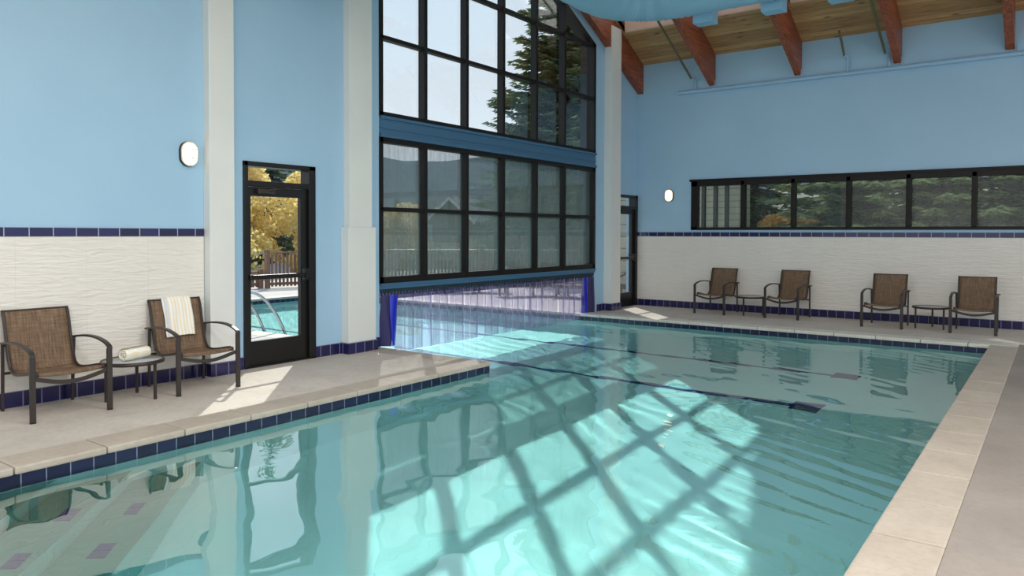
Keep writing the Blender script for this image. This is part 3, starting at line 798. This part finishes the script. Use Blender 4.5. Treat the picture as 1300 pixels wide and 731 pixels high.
# draped towel: follows the backrest profile of the second chair
def draped():
    bp = [(-.275,.50),(-.290,.54),(-.318,.62),(-.338,.70),(-.352,.77),(-.378,.845),(-.400,.885),(-.418,.888),(-.432,.872),(-.425,.80),(-.405,.72),(-.385,.62),(-.37,.55)]
    off = [(.02,0)]*6+[(.005,.008),(0,.006),(-.004,0)]+[(0,0)]*4
    p = smooth_path([(a+o_[0],b+o_[1]) for (a,b),o_ in zip(bp,off)],2); m=len(p); n=16; vs=[]; th=.008
    for s_ in (0,1):
        for j,(yy,zz) in enumerate(p):
            for i in range(n+1):
                u=i/n; fold=.004*math.sin(u*19+j*.08)+.003*math.sin(u*7+j*.15)
                nx = -s_*th
                vs.append((-.155+.30*u+.004*math.sin(j*.4), yy+fold+nx, zz+(-.004*s_)+.006*math.sin(u*5)*(1 if j<4 else 0)))
    K=m*(n+1); fs=[]
    for s_ in (0,1):
        for j in range(m-1):
            for i in range(n): a=s_*K+j*(n+1)+i; fs.append((a,a+1,a+n+2,a+n+1))
    for j in range(m-1):
        for i in (0,n): a=j*(n+1)+i; fs.append((a,a+n+1,a+n+1+K,a+K))
    for j in (0,m-1):
        for i in range(n): a=j*(n+1)+i; fs.append((a,a+1,a+1+K,a+K))
    q=MB(); q.add(vs,fs,True); return q
o = draped().build('draped_towel', M['towel']); o.location=(-7.05,4.115,0); o.rotation_euler=(0,0,-PI/2-.07)
tag(o, 'white striped towel hanging over the back of the chair beside the glass door', 'towel')

# ------------------------------------------------------------------ duct, pipes
def duct():
    t = thing('fabric_duct', 'big light blue pleated fabric air duct curving below the rafters', 'duct', (0,0,0))
    yc, zc, R = 11.62, 5.62, .45; xc = -6.15; er = .95
    path=[]; rad=[]
    L = 7.2-0
    y = 3.0
    while y < yc-er: path.append((xc,y,zc)); y += .06
    for k in range(0,46):
        a = PI/2*k/45; path.append((xc+er-er*math.cos(a), yc-er+er*math.sin(a), zc))
    x = xc+er+.06
    while x < 4.5: path.append((x,yc,zc)); x += .06
    for i,p in enumerate(path):
        el = abs(p[0]-xc) < er+.5 and p[1] > yc-er-.4
        rad.append(R*(1 + (.028 if el else .012)*math.sin(i*PI*(.9 if el else .5)) ))
    MB().tube(path, R, 40, True, rad).build('duct_sleeve', M['duct'], t)
    for x in (-4.86,-3.72,-2.72,-1.7,-.6,.5):
        MB().bbox((x-.17,yc+.30,zc-.52),(x+.17,yc+.58,zc-.30),.02).build('air_outlet', M['duct'], t)
    for (px,py) in ((-4.0,yc),(-2.3,yc),(-.64,yc),(-6.15,9.6),(-6.15,7.6)):
        MB().tube([(px,py,zc+R-.02),(px,py,roofz(py)-.0)],.008,6).build('hanger_rod', M['steel'], t)
duct()
o = MB().tube([(-6.52,YB-.05,4.535),(5.8,YB-.05,4.535)],.04,12)
for x in (-5.73,-4.02,-2.3,-.6): o.tube([(x,YB-.05,4.53),(x,YB-.05,4.72)],.010,6)
o = o.build('wall_pipe', M['pipe_blue']); tag(o, 'long pale blue pipe running along the back wall under the rafter ends', 'pipe')
def sprinkler(x, y0, z0, y1, z1, label):
    t = thing('sprinkler_pipe', label, 'pipe', (x,y1,z1), 0, 'olive pipes under the roof')
    MB().tube([(0,y0-y1,z0-z1),(0,0,0)],.022,10).build('sloped_pipe', M['olive_pipe'], t)
    MB().tube([(0,0,0),(.04,.02,-.015),(.05,YB-.05-y1,-.03),(.05,YB-.05-y1,4.56-z1)],.02,8).tube([(.0,0.0,-.004),(.02,.01,-.01)],.03,8).build('elbow', M['pipe_blue'], t)
sprinkler(-6.20,11.6,6.35,14.66,4.79,'long olive pipe sloping down to the back wall, leftmost of the three')
sprinkler(-3.24,14.28,5.22,14.70,4.86,'short olive pipe dropping from the plank ceiling to the wall pipe')
sprinkler(-2.55,12.0,6.02,14.66,4.80,'long olive pipe sloping down beside the third rafter on the back wall')

# ------------------------------------------------------------------ OUTSIDE
go = MB()
gz = -.02
OX = -19.0
def gbox(x0,y0,x1,y1): go.box((x0,y0,-.3),(x1,y1,0))
gbox(-22,-6,EX0-cw,24); gbox(EX0-cw,-6,XL-.25,PYN-cw); gbox(EX0-cw,PYB+cw,XL-.25,24)
struct('terrace', go, M['deck_out'])
coping('coping_outside', M['coping'], [(EX0-cw,PYN-cw,XL-.25,PYN+n_,'x'),(EX0-cw,PYB-n_,XL-.2,PYB+cw,'x'),(EX0-cw,PYN+n_,EX0+n_,PYB-n_,'y')])
b2 = MB(); b2.box((EX0-cw,PYN-cw,-.3),(XL-.25,PYN-.001,-.05)); b2.box((EX0-cw,PYB+.001,-.3),(XL-.25,PYB+cw,-.05)); b2.box((EX0-cw,PYN,-.3),(EX0-.001,PYB,-.05))
struct('pool_kerb_outside', b2, M['coping_white'])
# terrain
tg = MB(); tg.box((-600,24.0,-1.2),(600,700,-.6)); tg.box((-600,-6,-1.2),(-22,24,-.6)); tg.box((XL,YB+.25,-1.2),(100,24,-.35))
struct('ground', tg, M['ground'])
def hill(name, pts_fn, x0, x1, y0, y1, nx, ny, mat):
    m = MB()
    for j in range(ny+1):
        for i in range(nx+1):
            x=x0+(x1-x0)*i/nx; y=y0+(y1-y0)*j/ny; m.v.append((x,y,pts_fn(x,y,j/ny)))
    for j in range(ny):
        for i in range(nx):
            a=j*(nx+1)+i; m.f.append((a,a+1,a+nx+2,a+nx+1)); m.sm.append(True)
    o = m.build(name, mat, fix=False); o['kind']='structure'; return o
def hf(x,y,v):
    u=(x+700)/1100
    top = 43 + 5*math.sin(u*5+1.0) + 4*mn.noise(Vector((x*.012,1.3,0)))
    s = min(1.0, v*1.0); s = s*s*(3-2*s)
    return -1 + top*s + (3*mn.noise(Vector((x*.03,y*.03,0))) + 1.2*mn.noise(Vector((x*.11,y*.11,4))))*min(1,v*4)
hill('hillside', hf, -900, 300, 140, 320, 150, 40, M['hill'])
def hf2(x,y,v): # mountain toward the -X side
    top = 46 + 6*math.sin(y*.01) + 4*mn.noise(Vector((y*.015,5.3,0)))
    s=v*v*(3-2*v); return -1+top*s+2*mn.noise(Vector((x*.04,y*.04,0)))*min(1,v*4)
def hillx():
    m=MB(); nx,ny=60,30
    for j in range(ny+1):
        for i in range(nx+1):
            y=-100+500*i/nx; x=-150-180*j/ny; m.v.append((x,y,hf2(x,y,j/ny)))
    for j in range(ny):
        for i in range(nx):
            a=j*(nx+1)+i; m.f.append((a,a+1,a+nx+2,a+nx+1)); m.sm.append(True)
    o=m.build('hillside', M['hill'], fix=False); o['kind']='structure'
hillx()

# trees
def spruce_mesh(H, R, seed, dens=1.0, base=.04):
    r = random.Random(seed); m = MB(); nwh = int(H*2.9)
    for w in range(nwh):
        h = H*(base+(1-base)*(w/nwh)**.95); q = 1-h/H
        L = R*(q**.85)*r.uniform(.82,1.12)+.12; nb = max(5,int((6+7*q)*dens)); a0=r.uniform(0,6.28)
        for b in range(nb):
            a = a0+2*PI*b/nb+r.uniform(-.25,.25); Lb=L*r.uniform(.7,1.1); c,s=math.cos(a),math.sin(a)
            ns = max(3,int(Lb/.17*dens))
            for k in range(ns):
                t_ = (k+.6)/ns; d = Lb*t_; z = h - .32*Lb*t_ + .20*Lb*t_*t_*t_ + r.uniform(-.05,.05)
                wd = (.40-.18*t_)*min(1,Lb/1.2)+.07; 
                for e in (-1,1,0):
                    ln = wd*r.uniform(.7,1.25); aa = a+e*r.uniform(.7,1.15); dz = -r.uniform(.03,.16) if e else r.uniform(-.16,-.02)
                    px,py=c*d,s*d; qx,qy=px+math.cos(aa)*ln, py+math.sin(aa)*ln
                    nxv,nyv=-math.sin(aa)*ln*.26, math.cos(aa)*ln*.26
                    mx,my=(px+qx)/2,(py+qy)/2; mz = z+dz*.4
                    m.add([(px,py,z),(mx+nxv,my+nyv,mz-.05),(qx,qy,z+dz),(mx-nxv,my-nyv,mz-.05)],[(0,1,2,3)])
    return m
def tree(name, loc, fm, leafmat, barkmat, th, tr, label, cat, group, lean=0):
    t = thing(name, label, cat, loc, 0, group)
    fm.build('foliage', leafmat, t, fix=False)
    MB().tube([(0,0,-.3),(lean*.3,0,th*.4),(lean,0,th)],tr,8,True,[tr,tr*.7,tr*.25]).build('trunk', barkmat, t)
    return t
def blob_mesh(blobs, n, seed, size=(.10,.2)):
    r = random.Random(seed); m = MB(); tot=sum(b[3]*b[4]*b[5] for b in blobs)
    for (cx,cy,cz,rx,ry,rz) in blobs:
        for k in range(int(n*rx*ry*rz/tot)):
            while True:
                x,y,z=[r.uniform(-1,1) for _ in range(3)]; d=x*x+y*y+z*z
                if d<1 and r.random() < .25+d*.9: break
            px,py,pz=cx+x*rx,cy+y*ry,cz+z*rz; s=r.uniform(*size)
            u=Vector((r.gauss(0,1),r.gauss(0,1),r.gauss(0,1))).normalized(); v=u.cross(Vector((r.gauss(0,1),r.gauss(0,1),r.gauss(0,1)))).normalized()
            p=Vector((px,py,pz)); m.add([p-u*s-v*s*.1,p-v*s*.6,p+u*s,p+v*s*.6],[(0,1,2,3)])
    return m
def rblobs(H, R, seed, n=16, z0=.25):
    r=random.Random(seed); out=[]
    for k in range(n):
        z=H*(z0+(1-z0)*r.random()*.92); q=1-abs((z/H-.55)/.6)**2; a=r.uniform(0,6.28); d=R*q*r.uniform(0,.75)
        s=R*r.uniform(.28,.48); out.append((d*math.cos(a),d*math.sin(a),z,s,s,s*1.1))
    return out
# big spruce seen in the right part of the gable window
tree('spruce_tree', (-15.6,26.5,-.6), spruce_mesh(19,5.6,11,2.5), M['spruce'], M['bark'], 16.5, .28, 'tall dark spruce filling the right panes of the gable window', 'tree', 'spruces outside')
# evergreens beyond the ribbon window
gA = spruce_mesh(7.4,3.1,21,1.6); gB = spruce_mesh(6.4,3.0,22,1.6)
tA = tree('spruce_tree', (-4.2,20.2,-.4), gA, M['spruce_light'], M['bark'], 6.6, .16, 'olive green spruce behind the third pane of the ribbon window', 'tree', 'spruces outside')
tB = tree('spruce_tree', (-2.3,19.9,-.4), gB, M['spruce_light'], M['bark'], 5.6, .15, 'olive green spruce behind the fourth pane of the ribbon window', 'tree', 'spruces outside')
dup(tA, (-.5,20.4,-.4), 1.9, 'olive green spruce behind the fifth pane of the ribbon window')
dup(tB, (1.1,19.6,-.4), 2.9, 'olive green spruce behind the last visible pane of the ribbon window')
gC = spruce_mesh(10.5,3.6,23,1.0)
tC = tree('spruce_tree', (-3.2,25.5,-.4), gC, M['spruce'], M['bark'], 9.8, .2, 'dark green spruce in the second row behind the middle panes of the ribbon window', 'tree', 'spruces outside')
q_ = dup(tC, (-8.2,24.6,-.4), 2.2, 'dark green spruce behind the right end of the beige siding wall outside'); q_.scale=(1.1,1.1,1.35)
q_ = dup(tC, (-12.4,24.0,-.4), 5.9, 'tall dark spruce behind the left end of the beige siding wall outside'); q_.scale=(1.1,1.1,1.4)
dup(tC, (.8,24.0,-.4), 4.2, 'dark green spruce in the second row behind the right panes of the ribbon window')
dup(tC, (-16.0,33.0,-.4), 1.2, 'distant spruce behind the fifth pane of the lower window')
dup(tC, (-21.5,34.0,-.4), 3.2, 'distant spruce behind the fourth pane of the lower window')
dup(tC, (-25.5,36.0,-.4), 5.2, 'distant spruce behind the third pane of the lower window')
dup(tC, (-31.0,22.2,-.4), .7, 'dark spruce among the yellow trees seen through the glass door')
# aspens
gY = blob_mesh(rblobs(5.2,2.0,31,20,.12), 17000, 41, (.06,.11))
tY = tree('aspen_tree', (-23.2,14.9,-.6), gY, M['aspen'], M['pale_bark'], 4.6, .09, 'bright yellow aspen nearest the fence, left in the door glass', 'tree', 'yellow aspens outside')
dup(tY, (-25.6,17.0,-.9), 1.5, 'bright yellow aspen in the middle of the door glass')
dup(tY, (-25.4,20.2,-1.6), 3.1, 'yellow aspen at the right side of the door glass')
dup(tY, (-29.5,17.6,1.2), 4.4, 'tall yellow aspen top showing in the door transom')
dup(tY, (-25.5,25.4,-2.7), 5.4, 'low yellow aspen at the left edge of the lower window')
gS = blob_mesh(rblobs(5.6,1.1,35,14,.12), 4000, 45, (.1,.18))
tS = tree('aspen_tree', (-66,69,-1), gS, M['aspen'], M['pale_bark'], 5, .1, 'distant golden aspen below the hill, first from the left', 'tree', 'distant golden aspens')
k=0
for (x,y,lab) in ((-64,71,'distant golden aspen below the hill, second from the left'),(-60,70,'distant golden aspen below the hill, third from the left'),(-58,72.5,'distant golden aspen below the hill, right of the first mullion'),(-55,73,'distant golden aspen beside the pale gabled roof')):
    k+=1; dup(tS, (x,y,-.6), k*1.3, lab)
# orange shrub + slope behind pane two
tree('orange_shrub', (-6.35,22.2,1.45), blob_mesh([(0,0,.35,.9,.4,.4),(.7,.1,.3,.6,.3,.3)],1500,51,(.05,.12)), M['orange_shrub'], M['bark'], .4, .03, 'orange flowering shrub on the bank behind the second pane of the ribbon window', 'shrub', None)
bk = MB(); bk.prism([(17.5,-.4),(24,1.7),(30,3.2),(40,4),(40,-1),(17.5,-1)],'x',-12,12); struct('grassy_bank', bk, simple('bank_grey',(112,114,104),.95,vary=.35,vs=3,bump=.6,bs=8))
# neighbouring wing with beige siding and dark posts
bu = thing('building', 'beige clapboard wing with dark posts behind the first pane of the ribbon window', 'building', (-8.35,18.6,-.35))
MB().box((-.95,0,0),(1.8,.8,4.2)).build('clapboard_wall', M['siding'], bu)
for x in (1.32,1.62,1.9): 
    MB().bbox((x-.045,-1.2,0),(x+.045,-1.1,4.0),.01).build('post', M['slate_dark'], bu)
MB().box((-1.1,-1.4,4.0),(2.2,1.1,4.15)).build('roof_edge', M['slate_grey'], bu)
MB().bbox((-.9,-1.25,1.95),(2.1,-1.2,2.0),.01).build('hand_rail', M['slate_grey'], bu)
# chalet with pale gabled roof
bc = thing('building', 'distant chalet with a pale-edged gabled roof in the second pane of the lower window', 'building', (-52.2,60,.6), .12); bc.scale = (.62,.62,.75)
MB().prism([(-4.2,0),(4.2,0),(4.2,3.2),(0,6.0),(-4.2,3.2)],'y',0,8).build('chalet_wall', M['outdoor_brown'], bc)
r_=MB()
for s in (-1,1): r_.prism([(s*5.2,2.6),(0,6.1),(0,6.45),(s*5.2,2.95)],'y',-1,8.5)
r_.build('gabled_roof', M['slate_grey'], bc)
r_=MB()
for s in (-1,1): r_.prism([(s*5.25,2.55),(0,6.05),(0,6.5),(s*5.25,2.98)],'y',-1.15,-1.0)
r_.build('roof_trim', M['pale_metal'], bc)
for x in (-2,1.2): MB().box((x,-.05,1.4),(x+1,.02,2.6)).build('window_pane', M['car_glass'], bc)
# car
def car(loc, rz, label):
    t = thing('car', label, 'car', loc, rz)
    body=[(-2.2,.35),(-2.2,.75),(-2.05,.9),(-1.3,.98),(-.7,1.38),(-.2,1.47),(.6,1.45),(1.3,1.05),(2.05,.95),(2.2,.75),(2.2,.35)]
    m = MB(); n=len(body); vs=[]; ws=[-.86,-.8,-.0,.8,.86]
    for w in (-.88,-.80,.80,.88):
        for (x,z) in body:
            tuck = (.14 if z>1.2 else .0); ww = w*(1-tuck); zz = z-(.05 if abs(w)>.85 else 0)
            vs.append((x,ww,zz))
    fs=[(j*n+i,j*n+i+1,(j+1)*n+i+1,(j+1)*n+i) for j in range(3) for i in range(n-1)]
    fs += [tuple(range(n))[::-1], tuple(range(3*n,4*n))]+[(j*n,(j+1)*n,(j+1)*n+n-1,j*n+n-1) for j in range(3)]
    m.add(vs,fs); m.build('body', M['car_paint'], t)
    g=MB()
    for s in (-1,1): g.prism([(-1.15,.98),(-.62,1.3),(-.2,1.38),(.55,1.36),(1.12,1.04)],'y',s*.80,s*.875)
    g.build('side_window', M['car_glass'], t)
    for x in (-1.4,1.4):
        for s in (-1,1): MB().lathe([(.12,-.1),(.33,-.1),(.33,.1),(.12,.1)],20,'y',(x,s*.8,.33)).build('wheel', M['black_rubber'], t)
car((-22.8,14.9,-.55), math.radians(115), 'silver car parked behind the low fence, seen through the door glass')
# fence
def fence(name, pts, h, label, top=True, pick=.11, w=.06):
    t = thing(name, label, 'fence', (pts[0][0],pts[0][1],0)); o0=Vector((pts[0][0],pts[0][1],0))
    m = MB(); rr=MB(); cnt=0
    for a,b in zip(pts[:-1],pts[1:]):
        A=Vector((a[0],a[1],0))-o0; B=Vector((b[0],b[1],0))-o0; d=B-A; L=d.length; u=d/L; nrm=Vector((-u.y,u.x,0))
        k=int(L/pick)
        for i in range(k+1):
            p=A+u*(i*pick+.03)
            m.add([p+nrm*sx_*.012+u*ux*w/2+Vector((0,0,z)) for z in (.04,h-.05) for sx_,ux in ((-1,-1),(1,-1),(1,1),(-1,1))],[(0,1,2,3),(4,5,6,7),(0,1,5,4),(1,2,6,5),(2,3,7,6),(3,0,4,7)])
        rr.tube([A+Vector((0,0,h)),B+Vector((0,0,h))],0,flat=(.10,.04)); rr.tube([A+Vector((0,0,.12)),B+Vector((0,0,.12))],0,flat=(.05,.08))
        npst=max(1,int(L/2.2))
        for i in range(npst+1):
            p=A+d*(i/npst); q=MB().bbox((p.x-.06,p.y-.06,0),(p.x+.06,p.y+.06,h+.09),.01); 
            if i<npst or b==pts[-1]: q.build('post', M['fence_wood'], t)
    o=m.build('pickets', M['fence_wood'], t, fix=False); rr.build('fence_rail', M['fence_wood'], t)
    return t
fence('fence', [(-18.0,12.75),(-17.0,16.0),(-11.8,19.9),(-8.3,22.6)], 1.0, 'brown wooden railing with upright pickets around the outdoor terrace')
fence('low_fence', [(-18.9,9.5),(-18.1,12.6)], .46, 'low brown picket fence left of the railing, seen through the door glass', pick=.14, w=.10)
# pale hand rail line in front of the lower windows view
rl2 = thing('metal_railing', 'pale metal railing crossing behind the lower windows', 'railing', (-17.2,16.6,0))
A=Vector((0,0,0)); B=Vector((5.5,4.15,0)); d=B-A
MB().tube([A+Vector((0,0,1.02+.02)),B+Vector((0,0,1.04))],.02,8).build('top_rail', M['pale_metal'], rl2)
bal=MB()
for i in range(56):
    p=A+d*(i/55); bal.tube([p,p+Vector((0,0,1.04))],.010,5,False)
bal.build('balusters', M['pale_metal'], rl2)
# ladder handrails of the outdoor pool
ld = thing('pool_handrail', 'curved stainless steel handrail of the outdoor pool, seen through the door glass', 'handrail', (-10.2,6.9,0))
for k,(x,lab) in enumerate(((0,None),(-.55,None))):
    hp = smooth_path([(x,-.22,0),(x,-.22,.45),(x,-.1,.66),(x+.1,.12,.60),(x+.22,.32,.32),(x+.32,.48,-.15),(x+.34,.52,-.5)],3)
    MB().tube(hp,.024,10).build('rail', M['steel'], ld)
# sun loungers beyond the pool
def lounger(loc, rz, label):
    t = thing('sun_lounger', label, 'sun lounger', loc, rz, 'brown loungers on the outdoor terrace')
    f=MB().tube([(-.32,-.95,.3),(-.32,.95,.3)],0,flat=(.05,.06)).tube([(.32,-.95,.3),(.32,.95,.3)],0,flat=(.05,.06)).tube([(-.32,-.95,.3),(.32,-.95,.3)],0,flat=(.05,.06)).tube([(-.32,.95,.3),(.32,.95,.3)],0,flat=(.05,.06))
    f.build('frame', M['outdoor_brown'], t)
    MB().bbox((-.3,-.93,.24),(.3,.25,.315),.006).build('sling', M['sling'], t)
    MB().bbox((-.3,0,-.012),(.3,.78,.012),.006).xf(Matrix.Translation((0,.25,.31))@Matrix.Rotation(math.radians(28),4,'X')).build('backrest', M['sling'], t)
    for sx in (-1,1):
        for yy in (-.8,.1,.8): MB().tube([(sx*.32,yy,0),(sx*.32,yy,.29)],0,flat=(.05,.05)).build('leg', M['outdoor_brown'], t)
    return t
lo = lounger((-9.1,15.6,0), math.radians(-75), 'brown sun lounger beyond the clear strips, nearest the right blue strip')
dup(lo, (-10.6,15.3,0), math.radians(-35), 'brown sun lounger seen through the middle of the strip curtain')
dup(lo, (-12.5,15.2,0), math.radians(-38), 'brown sun lounger seen through the left half of the strip curtain')
# pale stone pier outside the corner door
o = MB()
for j in range(9):
    z=j*.3; o.bbox((-.3+.02*(j%2),-.3,z),(.3-.02*((j+1)%2),.3,z+.29),.02)
o = o.build('stone_pier', M['tan_stone']); o.location=(-8.9,17.0,-.0); tag(o,'pale stacked stone pier outside the corner door','pier')

# ------------------------------------------------------------------ lights
sun = bpy.data.lights.new('sun','SUN'); sun.energy = 5.4; sun.angle = math.radians(.53); sun.color=(1,.95,.87)
so = bpy.data.objects.new('sun', sun); C.objects.link(so)
dv = Vector((.865,-.86,-1.0)); so.rotation_euler = dv.to_track_quat('-Z','Y').to_euler()
if REFRACT:
    try:
        sun.cycles.is_caustics_light = True; water.cycles.is_caustics_caster = True
        for n in ('pool_basin','pool_steps','lane_marking','step_marker','pool_tile_band','pool_plaster_band'): bpy.data.objects[n].cycles.is_caustics_receiver = True
    except Exception as ex: print('caustics', ex)
W = bpy.data.worlds.new('World'); bpy.context.scene.world = W; W.use_nodes = True
nt = W.node_tree; bg = nt.nodes['Background']
tc = nt.nodes.new('ShaderNodeTexCoord'); sp = nt.nodes.new('ShaderNodeSeparateXYZ'); nt.links.new(tc.outputs['Generated'], sp.inputs[0])
rp = nt.nodes.new('ShaderNodeValToRGB'); nt.links.new(sp.outputs[2], rp.inputs[0])
e = rp.color_ramp.elements; e[0].position=0.0; e[0].color=lin((226,230,234)); e[1].position=.7; e[1].color=lin((178,204,232))
q = e.new(.3); q.color = lin((206,220,234))
nz = nt.nodes.new('ShaderNodeTexNoise'); nz.inputs['Scale'].default_value=2.2; nz.inputs['Detail'].default_value=6
nt.links.new(tc.outputs['Generated'], nz.inputs['Vector'])
mxn = nt.nodes.new('ShaderNodeMix'); mxn.data_type='RGBA'; r2 = nt.nodes.new('ShaderNodeValToRGB'); nt.links.new(nz.outputs[0], r2.inputs[0])
r2.color_ramp.elements[0].position=.35; r2.color_ramp.elements[1].position=.9; r2.color_ramp.elements[1].color=(.15,.15,.15,1)
nt.links.new(r2.outputs[0], mxn.inputs[0]); nt.links.new(rp.outputs[0], mxn.inputs[6]); mxn.inputs[7].default_value = lin((236,238,240)); nt.links.new(mxn.outputs[2], bg.inputs[0])
bg.inputs[1].default_value = 1.55
# unseen area lights added above the frame to brighten the hall
def fill_light(x,y,z,sx,sy,p,rot=(0,0,0)):
    l = bpy.data.lights.new('fill_area_light','AREA'); l.shape='RECTANGLE'; l.size=sx; l.size_y=sy; l.energy=p; l.color=(1,.975,.95)
    o = bpy.data.objects.new('fill_area_light', l); C.objects.link(o); o.location=(x,y,z); o.rotation_euler=rot
FILL = 0.57
for x,pw in ((-3.2,125),(.2,205),(3.4,240)):
    for y in (-2.5,1,4): fill_light(x,y,5.1,1.6,1.2,pw*FILL)

# ------------------------------------------------------------------ camera
cam = bpy.data.cameras.new('camera'); co = bpy.data.objects.new('camera', cam); C.objects.link(co)
f_, yaw, pitch, roll, cy = 941.56, .6356016, .0218725, .0026428, 317.252
F = Vector((-math.sin(yaw)*math.cos(pitch), math.cos(yaw)*math.cos(pitch), -math.sin(pitch)))
R0 = Vector((math.cos(yaw), math.sin(yaw), 0)); U0 = R0.cross(F)
R_ = R0*math.cos(roll)+U0*math.sin(roll); U_ = R_.cross(F)
mt = Matrix(((R_.x,U_.x,-F.x,0),(R_.y,U_.y,-F.y,0),(R_.z,U_.z,-F.z,1.56),(0,0,0,1)))
co.matrix_world = mt
cam.sensor_width = 36; cam.lens = f_/1300*36; cam.shift_y = -(365.5-cy)/1300; cam.clip_end = 2000
sc = bpy.context.scene; sc.camera = co
sc.view_settings.view_transform='Standard'; sc.view_settings.look='None'; sc.view_settings.gamma=1; sc.view_settings.exposure=0.0; sc.view_settings.use_curve_mapping=False
sc.cycles.use_denoising = True
sc.cycles.max_bounces = 14; sc.cycles.transparent_max_bounces = 24; sc.cycles.transmission_bounces = 8; sc.cycles.glossy_bounces = 5; sc.cycles.diffuse_bounces = 5
sc.cycles.sample_clamp_indirect = 8
